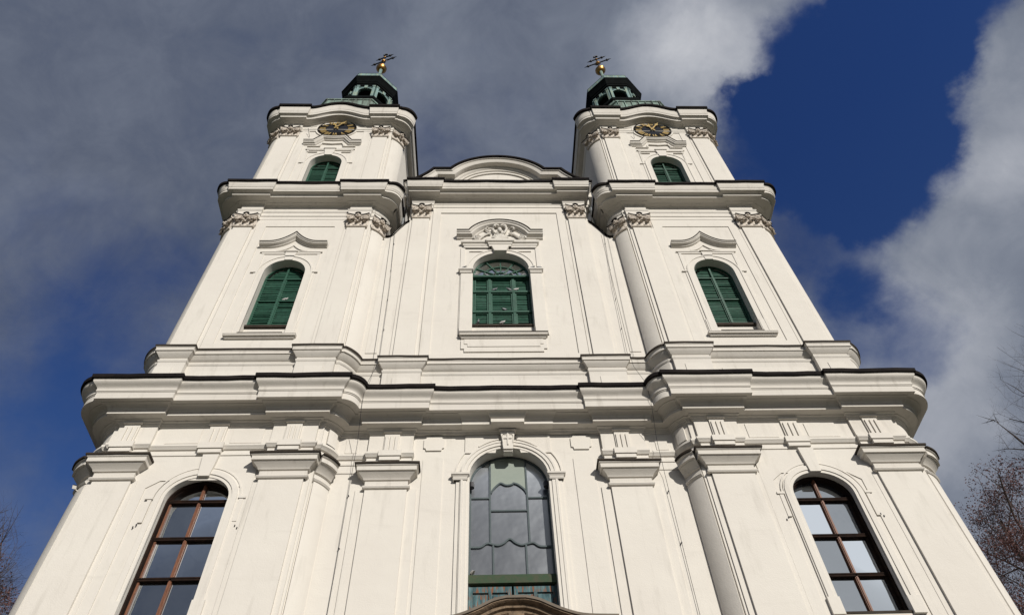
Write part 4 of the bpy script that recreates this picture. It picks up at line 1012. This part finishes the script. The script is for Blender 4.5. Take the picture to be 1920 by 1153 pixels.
# shell, scrolls and leaves in the hood
M = MB()
for k in range(11):
    a = radians(-66 + k * 13.2); t1 = Vector((.42 * sin(a), YC - .20, 31.56 + .50 * cos(a))); M.tube([(.06 * sin(a), YC - .10, 31.54), ((.25) * sin(a), YC - .20, 31.56 + .3 * cos(a)), t1], [.03, .055, .045], 5)
for s_ in (-1, 1):
    pts = []
    for k in range(26):
        u = k / 25
        if u < .45:
            v = u / .45; pts.append((s_ * (.42 + .58 * v), YC - .12, 32.22 - .55 * v ** 1.3 + .10 * sin(pi * v)))
        else:
            v = (u - .45) / .55; a = -pi / 2 + v * 3.2 * pi * .9; r = .17 * (1 - .75 * v); pts.append((s_ * (1.06 + r * cos(a) * 1.0), YC - .13 - .05 * v, 31.86 + r * sin(a) + .0))
    M.tube(pts, [.05 + .02 * sin(k) ** 2 for k in range(26)], 6)
    M.tube([(s_ * .50, YC - .12, 32.40), (s_ * .70, YC - .14, 32.62), (s_ * .64, YC - .16, 32.78), (s_ * .54, YC - .15, 32.74)], [.04, .06, .06, .03], 6)
    for q in range(5):
        a = radians(20 + q * 28); M.lathe([(0, -.09), (.07, -.05), (.085, 0), (.06, .06), (0, .09)], (s_ * (.16 + .10 * cos(a)), YC - .18, 32.78 + .12 * sin(a)), 7)
    M.tube([(s_ * .10, YC - .16, 32.95), (s_ * .26, YC - .2, 32.86), (s_ * .34, YC - .16, 32.62), (s_ * .22, YC - .16, 32.22), (s_ * .12, YC - .18, 32.16)], [.05, .07, .06, .05, .04], 6)
    for q in range(4): M.lathe([(0, -.07), (.05, -.04), (.06, 0), (.04, .05), (0, .07)], (s_ * (.10 + .05 * q), YC - .2, 32.14 + .08 * (q % 2)), 6)
M.lathe([(0, -.22), (.09, -.12), (.12, 0), (.08, .14), (0, .22)], (0, YC - .16, 32.5), 9)
P_('carved_shell', M, PL, 1, uw)
g = ledge(0, 1.62, YC, 24.40, 24.63, .22, 1, uw)
M = MB(); M.slab([(-1.55, 23.62), (1.55, 23.62), (1.55, 23.80), (1.68, 23.80), (1.68, 24.34), (-1.68, 24.34), (-1.68, 23.80), (-1.55, 23.80)], YC - .05, YC + .01); M.slab([(-1.42, 23.90), (1.42, 23.90), (1.42, 24.06), (1.55, 24.06), (1.55, 24.34), (-1.55, 24.34), (-1.55, 24.06), (-1.42, 24.06)], YC - .075, YC - .045); P_('apron', M, PL, 1, uw)

# ------------------------------------------------------------------ clocks
ROM = {1: 'I', 2: 'II', 3: 'III', 4: 'IIII', 5: 'V', 6: 'VI', 7: 'VII', 8: 'VIII', 9: 'IX', 10: 'X', 11: 'XI', 12: 'XII'}


def bar2(M, p, q, wd, y, fr):
    """flat bar in numeral space (u across, v outward) placed on the dial by fr"""
    (a, b), (c, d) = p, q; l = math.hypot(c - a, d - b); nx, ny = -(d - b) / l * wd / 2, (c - a) / l * wd / 2
    f = [fr(a + nx, b + ny), fr(c + nx, d + ny), fr(c - nx, d - ny), fr(a - nx, b - ny)]
    M.add([(x, y, z) for x, z in f] + [(x, y + .02, z) for x, z in f], [(0, 1, 2, 3), (0, 1, 5, 4), (1, 2, 6, 5), (2, 3, 7, 6), (3, 0, 4, 7)])


for sx in (-1, 1):
    ccx, ccz, R0 = sx * 9.33, 43.33, 1.08
    M = MB(); n = 48
    ring = lambda r, y: [(ccx + r * cos(2 * pi * k / n), y, ccz + r * sin(2 * pi * k / n)) for k in range(n)]
    M.grid([ring(R0 + .05, .02), ring(R0 + .05, -.07), ring(R0, -.09), ring(R0 - .02, -.06), ring(R0 - .02, .0)], closeu=True)
    clock = P_('clock', M, CB)
    M = MB(); M.grid([ring(R0 - .01, -.05), ring(.60, -.05)], closeu=True); P_('dial', M, CB, 1, clock)
    M = MB(); M.grid([ring(.62, -.06), ring(.0001, -.075)], closeu=True); M.grid([ring(.62, -.06), ring(.62, -.04)], closeu=True); P_('dial_centre', M, CC, 1, clock)
    for hnum, txt in ROM.items():
        a = pi / 2 - hnum * pi / 6
        def fr(u, v, a=a): return (ccx + (.655 + v) * cos(a) + u * sin(a), ccz + (.655 + v) * sin(a) - u * cos(a))
        H_, bw_ = .34, .046
        wid = {'I': .085, 'V': .19, 'X': .19}; tot = sum(wid[ch] for ch in txt); sc_ = min(1, .40 / tot); u = -tot * sc_ / 2; M = MB()
        for ch in txt:
            w2 = wid[ch] * sc_
            if ch == 'I': bar2(M, (u + w2 / 2, 0), (u + w2 / 2, H_), bw_ * (.6 + .4 * sc_), -.075, fr)
            elif ch == 'V':
                bar2(M, (u + w2 / 2, 0), (u + .03, H_), bw_, -.075, fr); bar2(M, (u + w2 / 2, 0), (u + w2 - .03, H_), .035, -.077, fr)
            else:
                bar2(M, (u + w2 - .03, 0), (u + .03, H_), bw_, -.075, fr); bar2(M, (u + .03, 0), (u + w2 - .03, H_), .035, -.077, fr)
            u += w2
        P_('numeral', M, GP, 1, clock)
    for ang, ln, wd, y in ((-25 if sx > 0 else -23, .72, .085, -.15), (30, .98, .07, -.19)):
        a = radians(90 - ang); M = MB(); D_ = (cos(a), sin(a)); N_ = (-sin(a), cos(a))
        def pt(r, t): return (ccx + D_[0] * r + N_[0] * t, ccz + D_[1] * r + N_[1] * t)
        outl = [(-.20, -.05), (-.26, 0), (-.20, .05), (.0, .055), (ln * .5, wd * .45), (ln * .58, wd * 1.5), (ln * .68, wd * 1.2), (ln * .76, wd * .5), (ln, 0), (ln * .76, -wd * .5), (ln * .68, -wd * 1.2), (ln * .58, -wd * 1.5), (ln * .5, -wd * .45), (.0, -.055)]
        M.slab([pt(r, t) for r, t in outl], y, y + .025, back=True); P_('hand', M, GP, 1, clock)
    M = MB(); M.grid([[(ccx + r * cos(2 * pi * k / 12), y, ccz + r * sin(2 * pi * k / 12)) for k in range(12)] for r, y in ((.06, -.05), (.06, -.21), (.0001, -.225))], closeu=True); P_('spindle', M, GP, 1, clock)
    M = MB(); M.ribbon([(ccx + (R0 + .06) * cos(t), ccz + (R0 + .06) * sin(t)) for t in [2 * pi * k / 48 for k in range(48)]], [(0, 0), (0, .05), (-.10, .06), (-.10, 0)], 0.0, closed=True); P_('rim_moulding', M, PL, 1, clock)
    M = MB(); M.tube([(sx * 8.05 if sx > 0 else -10.72, -.04, 42.15), (sx * 8.05 + .0 if sx > 0 else -10.86, -.30, 42.75)], .014, 5); P_('spike', M, IR, 1, clock)

# ------------------------------------------------------------------ copper roofs, lanterns, balls and crosses
def oct8(a): return a / cos(pi / 8)


for sx in (-1, 1):
    X, Y = sx * 9.47, 4.1
    M = MB()
    def cs(hs, cut, z, yb=0): return [(X + x, Y + y, z) for x, y in ((-hs + cut, -hs), (hs - cut, -hs), (hs, -hs + cut), (hs, hs - cut), (hs - cut, hs), (-hs + cut, hs), (-hs, hs - cut), (-hs, -hs + cut))]
    M.grid([cs(3.85, 2.2, 45.2), cs(3.75, 2.25, 46.2), cs(3.68, 2.25, 48.95), cs(3.74, 2.25, 49.0), cs(3.74, 2.25, 49.12), cs(3.3, 1.9, 50.0), cs(2.6, 1.5, 51.4), cs(2.25, 1.318, 52.6), cs(2.2, 1.289, 53.0)], closeu=True)
    rf = P_('copper_roof', M, CG)
    M = MB()
    for k in range(-3, 4):
        M.box(X + k * .46 - .016, X + k * .46 + .016, Y - 3.76, Y - 3.69, 46.3, 48.96)
        M.box(X - 3.76, X - 3.69, Y + k * .46 - .016, Y + k * .46 + .016, 46.3, 48.96); M.box(X + 3.69, X + 3.76, Y + k * .46 - .016, Y + k * .46 + .016, 46.3, 48.96)
    P_('standing_seams', M, CG, 1, rf)
    # lantern
    M = MB(); C0 = (X, Y, 0)
    M.poly([(2.0, 52.9), (2.22, 53.0), (2.30, 53.15), (2.30, 53.45), (2.22, 53.5), (1.95, 53.62), (1.75, 53.66)], C0, 8); lant = P_('lantern', M, CD, ang=20)
    A_ = 1.72; k_ = A_ * math.tan(pi / 8)
    for j in range(8):
        a = 2 * pi * j / 8
        def T(x, y, z): return (X + x * cos(a) - (-(A_) + y) * sin(a) * -1 * -1, 0, 0)
        Rm = Matrix.Rotation(a, 4, 'Z')
        def put(M2):
            M2.v = [tuple((Rm @ Vector((x, y - A_, 0)))[i] + (X, Y, z)[i] if i < 2 else z for i in range(3)) for x, y, z in M2.v]; return M2
        M = MB(); M.slab([(-k_, 53.6), (k_, 53.6), (k_, 57.2), (-k_, 57.2)], 0, .16, arch(.50, 53.75, 55.85, .50, 12), back=True); P_('arcade_panel', put(M), CV, 1, lant)
        M = MB()
        for q in (-1, 1): M.box(q * (k_ - .13) - .09, q * (k_ - .13) + .09, -.09, .01, 53.66, 56.55); M.box(q * (k_ - .13) - .12, q * (k_ - .13) + .12, -.13, .01, 56.551, 56.70)
        P_('pilaster', put(M), CU, 1, lant)
        M = MB(); M.ribbon(arch(.50, 55.3, 55.85, .50, 12), [(0, -.01), (0, .05), (.10, .06), (.10, -.01)], 0); M.box(-.12, .12, -.12, .01, 56.25, 56.72); P_('keystone', put(M), CU, 1, lant)
        M = MB(); M.box(-.42, .42, .02, .05, 54.55, 54.60); [M.box(x - .015, x + .015, .03, .05, 53.7, 54.55) for x in (-.28, -.14, 0, .14, .28)]; P_('railing', put(M), IR, 1, lant)
    M = MB(); M.poly([(1.55, 53.67), (.01, 53.67)], C0, 8); M.poly([(1.55, 53.67), (1.55, 56.9), (.01, 56.9)], C0, 8)
    M.v = [v for v in M.v]
    M = MB(); M.poly([(.55, 53.6), (.55, 57.1)], C0, 8); M.poly([(1.6, 56.95), (.01, 56.95)], C0, 8); M.poly([(1.6, 53.68), (.01, 53.69)], C0, 8); P_('bell_chamber', M, DK, 1, lant)
    M = MB(); M.poly([(1.70, 56.72), (1.78, 56.80), (1.78, 57.05), (1.84, 57.06), (1.86, 57.22), (1.92, 57.30), (1.95, 57.45), (2.05, 57.70), (2.12, 57.85), (2.14, 57.86), (2.14, 57.98), (1.9, 58.0), (1.0, 58.02)], C0, 8); P_('eave', M, CD, 1, lant, ang=20)
    M = MB(); M.poly([(2.05, 57.99), (2.02, 58.05), (1.98, 58.85), (2.0, 58.86), (1.96, 58.95), (1.7, 59.6), (1.2, 60.4), (.75, 61.0), (.5, 61.8), (.34, 62.6), (.26, 63.2), (.01, 63.25)], C0, 8); P_('cap_roof', M, CU, 1, lant, ang=20)
    M = MB(); M.lathe([(.2, 63.0), (.24, 63.2), (.15, 63.4), (.13, 64.6), (.15, 65.5), (.12, 65.6)], C0, 14); P_('pole', M, CU, 1, lant)
    bz = 65.7; rb = .43
    M = MB(); M.lathe([(.0, -rb)] + [(rb * cos(t), rb * sin(t)) for t in [radians(-80 + 10 * k) for k in range(17)]] + [(0, rb)], (X, Y, bz), 28)
    M.lathe([(rb + .005, -.03), (rb + .02, 0), (rb + .005, .03)], (X, Y, bz), 28); P_('ball', M, GO, 1, lant)
    # patriarchal cross on the ball, arms turned a little out of the front plane
    Q = Matrix.Rotation(radians(-20), 3, 'Z')
    def cp(x, y, z): v = Q @ Vector((x, y, 0)); return (X + v.x, Y + v.y, z)
    M = MB(); M.tube([cp(0, 0, 66.4), cp(0, 0, 67.0), cp(0, 0, 69.2)], [.06, .045, .04], 6)
    for zc, hl in ((67.62, 1.02), (68.62, .66)):
        M.tube([cp(-hl, 0, zc), cp(hl, 0, zc)], .06, 6)
        for q in (-1, 1):
            M.lathe([(0, -.14), (.09, -.1), (.12, 0), (.09, .1), (0, .14)], cp(q * (hl - .16), 0, zc), 7); M.tube([cp(q * (hl - .02), 0, zc), cp(q * (hl + .22), 0, zc)], [.05, .008], 5)
    for q in (-1, 1): M.tube([cp(q * .35, 0, 67.62), cp(q * .18, 0, 67.25), cp(0, 0, 67.12)], .04, 5)
    for k in range(3):
        a = radians(30 + 60 * k); M.lathe([(0, -.1), (.08, -.06), (.1, 0), (.08, .06), (0, .1)], cp(.14 * cos(a), 0, 69.25 + .10 * sin(a)), 7)
    cr_ = P_('cross', M, IR, 1, lant)
    M = MB(); M.lathe([(0, -.24), (.16, -.16), (.20, 0), (.16, .16), (0, .24)], cp(0, 0, 67.62), 8); M.lathe([(0, -.12), (.1, -.07), (.12, 0), (.1, .07), (0, .12)], cp(0, 0, 68.62), 8); P_('gilt_boss', M, GO, 1, lant)
    # small vent on the roof edge
    if sx < 0:
        M = MB(); M.obox((X - 2.55, .62, 47.0), (.22, 0, 0), (0, .2, .0), (0, 0, .4)); M.obox((X - 2.55, .5, 47.5), (.3, 0, 0), (0, .3, .05), (0, 0, .05)); P_('roof_vent', M, CD, 1, rf)

# ------------------------------------------------------------------ doorway with carved stone gable (its crest shows at the foot of the picture)
PX = 0.02
pp = smooth_path([(-2.6, 12.04), (-1.85, 12.07), (-1.45, 12.15), (-1.0, 12.33), (-.6, 12.53), (-.25, 12.62)], 4) ; pp = pp + [(.25, 12.62)] + [(-x, z) for x, z in reversed(pp[:-1])]
pp = [(x + PX, z) for x, z in pp]
M = MB(); M.slab([(-2.3, 0), (-1.35, 0), (-1.35, 5.2)] + [(-1.35 * cos(pi * k / 12), 5.2 + 1.35 * sin(pi * k / 12)) for k in range(13)] + [(1.35, 5.2), (1.35, 0), (2.3, 0)] + [(x, z - .1) for x, z in pp[::-1]], YC - .62, YC + .02); portal = P_('portal', M, BS)
M = MB(); M.ribbon(pp, [(-.02, -.02), (-.02, .98), (-.06, 1.0), (-.10, .94), (-.12, .86), (-.19, .84), (-.22, .76), (-.28, .74), (-.34, .66), (-.34, -.02)], YC); P_('cornice', M, BS, 1, portal)
M = MB(); M.ribbon(pp, [(-.022, .0), (-.022, 1.03), (.05, 1.03), (.09, -.02)], YC); P_('flashing', M, mat('portal_sheet', (.15, .12, .09), .8, spots=(.10, .08, .06), scale=4, amt=.7), 1, portal)
M = MB(); M.slab([(-.16 + PX, 11.0), (.18 + PX, 11.0), (.2 + PX, 12.28), (-.2 + PX, 12.28)], YC - .86, YC - .6); M.slab([(-.07 + PX, 11.2), (.09 + PX, 11.2), (.09 + PX, 12.12), (-.07 + PX, 12.12)], YC - .89, YC - .85); P_('keystone', M, BS, 1, portal)
M = MB()
for q in (-1, 1):
    for k in range(7):
        x = PX + q * (.34 + .13 * k); z = 12.06 - .05 * k - .018 * k * k; M.tube([(x - .07 * q, YC - .66, z - .2), (x, YC - .76, z - .05), (x + .07 * q, YC - .74, z + .06), (x + .12 * q, YC - .68, z - .03), (x + .06 * q, YC - .66, z - .1)], [.03, .06, .055, .045, .02], 5)
P_('carved_leaves', M, BS, 1, portal)
M = MB()
for q in (-1, 1): M.box(PX + q * 2.0 - .32, PX + q * 2.0 + .32, YC - .86, YC - .6, 0, 10.6); M.box(PX + q * 2.0 - .42, PX + q * 2.0 + .42, YC - .96, YC - .6, 10.6, 11.3)
P_('portal_pilaster', M, BS, 1, portal)
for q in (-1, 1):
    M = MB(); a, b = sorted((q * .01, q * 1.34)); M.box(a, b, YC - .2, YC - .12, 0, 6.5)
    for z0, z1 in ((.3, 1.8), (2.1, 4.2), (4.5, 5.8)): M.box(a + .15, b - .15, YC - .25, YC - .19, z0, z1)
    P_('door', M, WD, 1, portal)

# ------------------------------------------------------------------ rain pipes, lightning conductors, floodlight
for sx in (-1, 1):
    M = MB(); M.tube([(4.78, 1.9, 36.6), (4.80, 1.3, 36.2), (4.82, 1.05, 35.8), (4.82, 1.05, 30)], .085, 10)
    for z in (35.4, 33.6, 31.6): M.lathe([(.085, -.03), (.11, -.03), (.11, .03), (.085, .03)], (4.82, 1.05, z), 10)
    P_('rain_pipe', M, ZN, sx)
    M = MB(); M.tube([(4.62, -.30, 36.0), (4.62, 2.5, 36.0)], .07, 8); P_('gutter', M, ZN, sx)

    def wire(x0, z0, x1, z1, y, sag=0.0, n=2):
        pts = [(x0 + (x1 - x0) * k / n, y - .02 * sin(k), z0 + (z1 - z0) * k / n) for k in range(n + 1)]; return pts
    M = MB()
    M.tube([(5.02, YC - .06, 32.75), (4.80, YC - .09, 28.0), (4.72, YC - .10, 23.2), (4.72, YC - .42, 23.0), (4.74, YC - .42, 22.3)], .0075, 5)
    M.tube([(4.74, YC - .42, 22.3), (4.78, YC - 1.22, 20.5)], .0075, 5)
    M.tube([(4.80, YC - 1.22, 20.5), (4.85, YC - 1.0, 19.6), (4.9, YC - .45, 18.6), (4.98, YC - .13, 17.4), (4.98, YC - .07, 14), (5.0, YC - .07, 2)], .0075, 5)
    M.tube([(5.16, YC - .06, 32.4), (5.0, YC - .06, 26.0), (4.95, YC - .06, 23.0)], .006, 5)
    for z in (31.4, 29.2, 27.0, 25.0): M.tube([(4.98 - (32.75 - z) * .03, YC + .02, z + .02), (4.98 - (32.75 - z) * .03, YC - .10, z)], .013, 5)
    for z in (16.8, 14.9): M.tube([(4.98, YC + .02, z), (4.98, YC - .10, z - .05)], .02, 5)
    P_('lightning_conductor', M, IR, sx)
M = MB(); M.tube([(-13.02, .25, 16.80), (-13.14, .12, 16.84)], .016, 6); M.obox((-13.17, .09, 16.89), (.05, .02, 0), (-.012, .035, .022), (0, -.022, .046)); fl_ = P_('floodlight', M, PL)
M = MB(); M.obox((-13.167, .06, 16.917), (.042, .016, 0), (-.002, .007, .006), (0, -.018, .038)); P_('lens', M, CC, 1, fl_)

# ------------------------------------------------------------------ ground
M = MB(); M.grid([[(x, y, 0) for x in (-700, 700)] for y in (-700, 700)]); o = M.build('ground', GS); o['kind'] = 'structure'
M = MB(); M.grid([[(x, y, .004) for x in (-26, 26)] for y in (-60, 1)]); o = M.build('forecourt_paving', PV); o['kind'] = 'structure'

# ------------------------------------------------------------------ pigeons
def pigeon_meshes():
    M = MB()                                       # beak towards -y, origin under the feet; one continuous body
    sp = [(.185, .085, .004, .004), (.15, .088, .030, .008), (.10, .095, .034, .014), (.06, .102, .038, .028), (.01, .110, .052, .044), (-.045, .118, .056, .052), (-.09, .135, .046, .046),
          (-.115, .160, .032, .034), (-.125, .185, .026, .028), (-.130, .205, .027, .028), (-.138, .218, .024, .024), (-.155, .221, .012, .011), (-.165, .217, .006, .006), (-.180, .211, .001, .001)]
    n = 10; M.grid([[(rx * cos(2 * pi * k / n), y, z + rz * sin(2 * pi * k / n)) for k in range(n)] for y, z, rx, rz in sp], closeu=True)
    for q in (-1, 1):
        M.tube([(q * .022, .0, .08), (q * .024, .0, .03), (q * .024, -.005, .004)], [.011, .006, .005], 5)
        for a in (-.5, 0, .5): M.tube([(q * .024, -.004, .005), (q * .024 + .03 * sin(a), -.004 - .03 * cos(a), .004)], [.005, .003], 4)
    Wg = MB()
    R = []
    for k in range(8):
        t = k / 7; y = -.075 + .235 * t; hz = .050 * sin(pi * min(1, .12 + t * .88)) ** .7 + .004; R.append([(.050 + .012 * cos(a) - .026 * t * t, y, .122 - .030 * t + hz * sin(a)) for a in [radians(-85 + 170 * i / 6) for i in range(7)]])
    Wg.grid(R)
    return M, Wg


def first_pigeon():
    M, Wg = pigeon_meshes()
    b = M.build('pigeon', PGN, ang=60)
    for q in (-1, 1): Wg.build('wing', PGB, b, sx=q, ang=60)
    return b


PIG = None
def pigeon(x, y, z, rz, label, material=None, k=1.0):
    global PIG
    if PIG is None:
        PIG = o = first_pigeon()
    else:
        o = PIG.copy(); COL.objects.link(o)
        for ch in PIG.children:
            c_ = ch.copy(); COL.objects.link(c_); c_.parent = o
    if material:
        o.data = o.data.copy(); o.data.materials[0] = material
        if material is PGW:
            for ch in o.children: ch.data = ch.data.copy(); ch.data.materials[0] = PGL
    o.location = (x, y, z); o.rotation_euler = (0, 0, radians(rz)); o.scale = (k, k, k)
    o['label'] = label; o['category'] = 'pigeon'; o['group'] = 'pigeons perched on the church front'


yw = YC + CW2[5] - .04
tz = 29.205
pigeon(-1.12, yw - .12, 29.205, 100, 'pigeon at the far left end of the fanlight ledge', k=.80)
pigeon(-.66, yw - .12, 29.205, -80, 'dark pigeon second from the left on the fanlight ledge', PGD, .80)
pigeon(-.30, yw - .12, 29.205, 200, 'pale pigeon third from the left on the fanlight ledge', PGW, .80)
pigeon(.16, yw - .12, 29.205, 60, 'pigeon just right of the middle bar on the fanlight ledge', k=.80)
pigeon(.52, yw - .12, 29.205, -60, 'dark pigeon second from the right on the fanlight ledge', PGD, .80)
pigeon(1.02, yw - .12, 29.205, 90, 'pigeon at the far right end of the fanlight ledge', k=.80)
pigeon(-.30, yw - .12, 28.077, 75, 'lone pigeon on the upper bar of the middle shutters, left half', k=.80)
pigeon(.33, yw - .12, 28.077, -70, 'grey pigeon beside the right post on the upper shutter bar', k=.80)
pigeon(.64, yw - .12, 28.077, 85, 'pale pigeon right of the right post on the upper shutter bar', PGW, .80)
pigeon(.07, yw - .12, 26.637, -80, 'dark spread pigeon alone on the lower bar of the middle shutters', PGD, .80)
pigeon(-1.02, YC + .12, 25.562, 20, 'pigeon on the left end of the middle window sill', k=.80)
pigeon(-.02, YC + .12, 25.562, 75, 'pale pigeon at the centre of the middle window sill', PGW, .80)
pigeon(-1.66, YC - .12, 29.235, 70, 'black pigeon on the left impost of the middle window', PGD, .80)
pigeon(1.40, YC - .12, 29.235, 80, 'black pigeon nearest the arch on the right impost of the middle window', PGD, .80)
pigeon(1.70, YC - .12, 29.235, -95, 'black pigeon at the outer end of the right impost of the middle window', PGD, .80)
pigeon(-9.00, .37, 26.797, 80, 'pale pigeon on the shutter bar of the left tower window', PGW, .80)
pigeon(-1.14, YC + .33, 14.162, 205, 'white pigeon on the green rail of the great glazed window', PGW, .80)

# ------------------------------------------------------------------ trees
def tree(name, label, loc, H, r0, spread, seed, leaves, leafz, env, lean=(0, 0), levels=5, droop=.0):
    """env: ((x, y, z), (rx, ry, rz)) crown envelope in scene coordinates; growth stops at it"""
    R = random.Random(seed)
    T = MB(); tips = []
    def inside(q): return sum(((q[i] + loc[i] - env[0][i]) / env[1][i]) ** 2 for i in range(3)) < R.uniform(.8, 1.1) or q.length < H * .3
    root = empty(name, loc, label, 'tree', 'late autumn trees beside the church')

    def grow(p, d, L_, r, lev):
        n = 5 if lev < 2 else 4; pts = [p]; rad = [r]; q = p.copy(); dd = d.copy()
        for k in range(n):
            dd = (dd + Vector((R.gauss(0, .12), R.gauss(0, .12), R.gauss(.03, .08) - droop * lev * .02))).normalized()
            q2 = q + dd * (L_ / n)
            if lev and not inside(q2) and (k > 1 or lev != 1): break
            q = q2; pts.append(q.copy()); rad.append(r * (1 - .45 * (k + 1) / n))
        if len(pts) < 2: return
        if len(pts) <= n: rad = [r * (1 - .92 * k / (len(pts) - 1)) for k in range(len(pts))]
        n = len(pts) - 1
        T.tube(pts, rad, 7 if lev < 2 else (4 if lev < 4 else 3))
        if lev >= levels:
            tips.append((pts[-1], dd)); tips.append((pts[len(pts) // 2], dd)); return
        kids = {0: 9, 1: 6, 2: 5, 3: 4}.get(lev, 3)
        for k in range(kids):
            t = .38 + .62 * (k + R.random()) / kids if lev == 0 else .25 + .75 * (k + R.random()) / kids
            i = min(n - 1, int(t * n)); base = pts[i].lerp(pts[i + 1], t * n - i)
            ax = Vector((R.gauss(0, 1), R.gauss(0, 1), R.gauss(0, .35))); ax = (ax - dd * ax.dot(dd)).normalized()
            a = radians(R.uniform(32, 58)); nd = (dd * cos(a) + ax * sin(a)); nd.z += .10; nd.normalize()
            grow(base, nd, L_ * R.uniform(.48, .68) * (spread if lev == 0 else 1), rad[i] * R.uniform(.42, .6), lev + 1)
        grow(pts[-1], dd, L_ * .55, rad[-1], lev + 1)
    grow(Vector((0, 0, -.1)), Vector((lean[0], lean[1], 1)).normalized(), H * .55, r0, 0)
    o = T.build('trunk', BK, root, ang=60)
    if leaves:
        Lm = MB(); k = 0
        dens = {}
        for t, d in tips:
            if not (leafz[0] < t.z + loc[2] < leafz[1]): continue
            key = (int(t.x / 1.5), int(t.y / 1.5), int(t.z / 1.2)); dens.setdefault(key, R.random())
            if dens[key] < .48: continue
            for j in range(leaves):
                c_ = t + Vector((R.gauss(0, .17), R.gauss(0, .17), R.gauss(-.03, .15))); u = Vector((R.gauss(0, 1), R.gauss(0, 1), R.gauss(0, 1))).normalized(); v = u.cross(Vector((R.gauss(0, 1), R.gauss(0, 1), R.gauss(0, 1)))).normalized()
                s1 = R.uniform(.022, .055); w = u.cross(v)
                Lm.add([c_ - u * s1, c_ + v * s1 * .5 + w * s1 * .15, c_ + u * s1, c_ - v * s1 * .5 + w * s1 * .15], [(0, 1, 2, 3)]); k += 1
        me = bpy.data.meshes.new('crown'); me.from_pydata(Lm.v, [], Lm.f); me.materials.append(LF); cr = bpy.data.objects.new('crown', me); COL.objects.link(cr); cr.parent = root
    return root


tree('russet_tree', 'bushy tree with clumps of russet leaves right of the church', (23.0, 5.5, 0), 25, .25, 1.15, 11, 15, (0, 30), ((22.9, 5.5, 13.8), (6.2, 5.5, 9.0)))
tree('bare_tree', 'tall leafless tree with thin twigs behind the russet tree on the right', (32.6, 9.0, 0), 36, .30, 1.0, 5, 0, (0, 0), ((32.8, 9, 25), (7.4, 6, 11.0)))
tree('russet_tree', 'low bushy tree with dark red leaves left of the church', (-19.6, 5.0, 0), 24, .25, 1.0, 23, 14, (0, 30), ((-19.6, 5, 11.6), (5.3, 5, 7.0)))
tree('bare_tree', 'bare branched tree rising above the red one on the left', (-22.3, 4.0, 0), 25, .28, 1.0, 31, 0, (0, 0), ((-22.1, 4, 14.6), (6.6, 5, 7.2)))
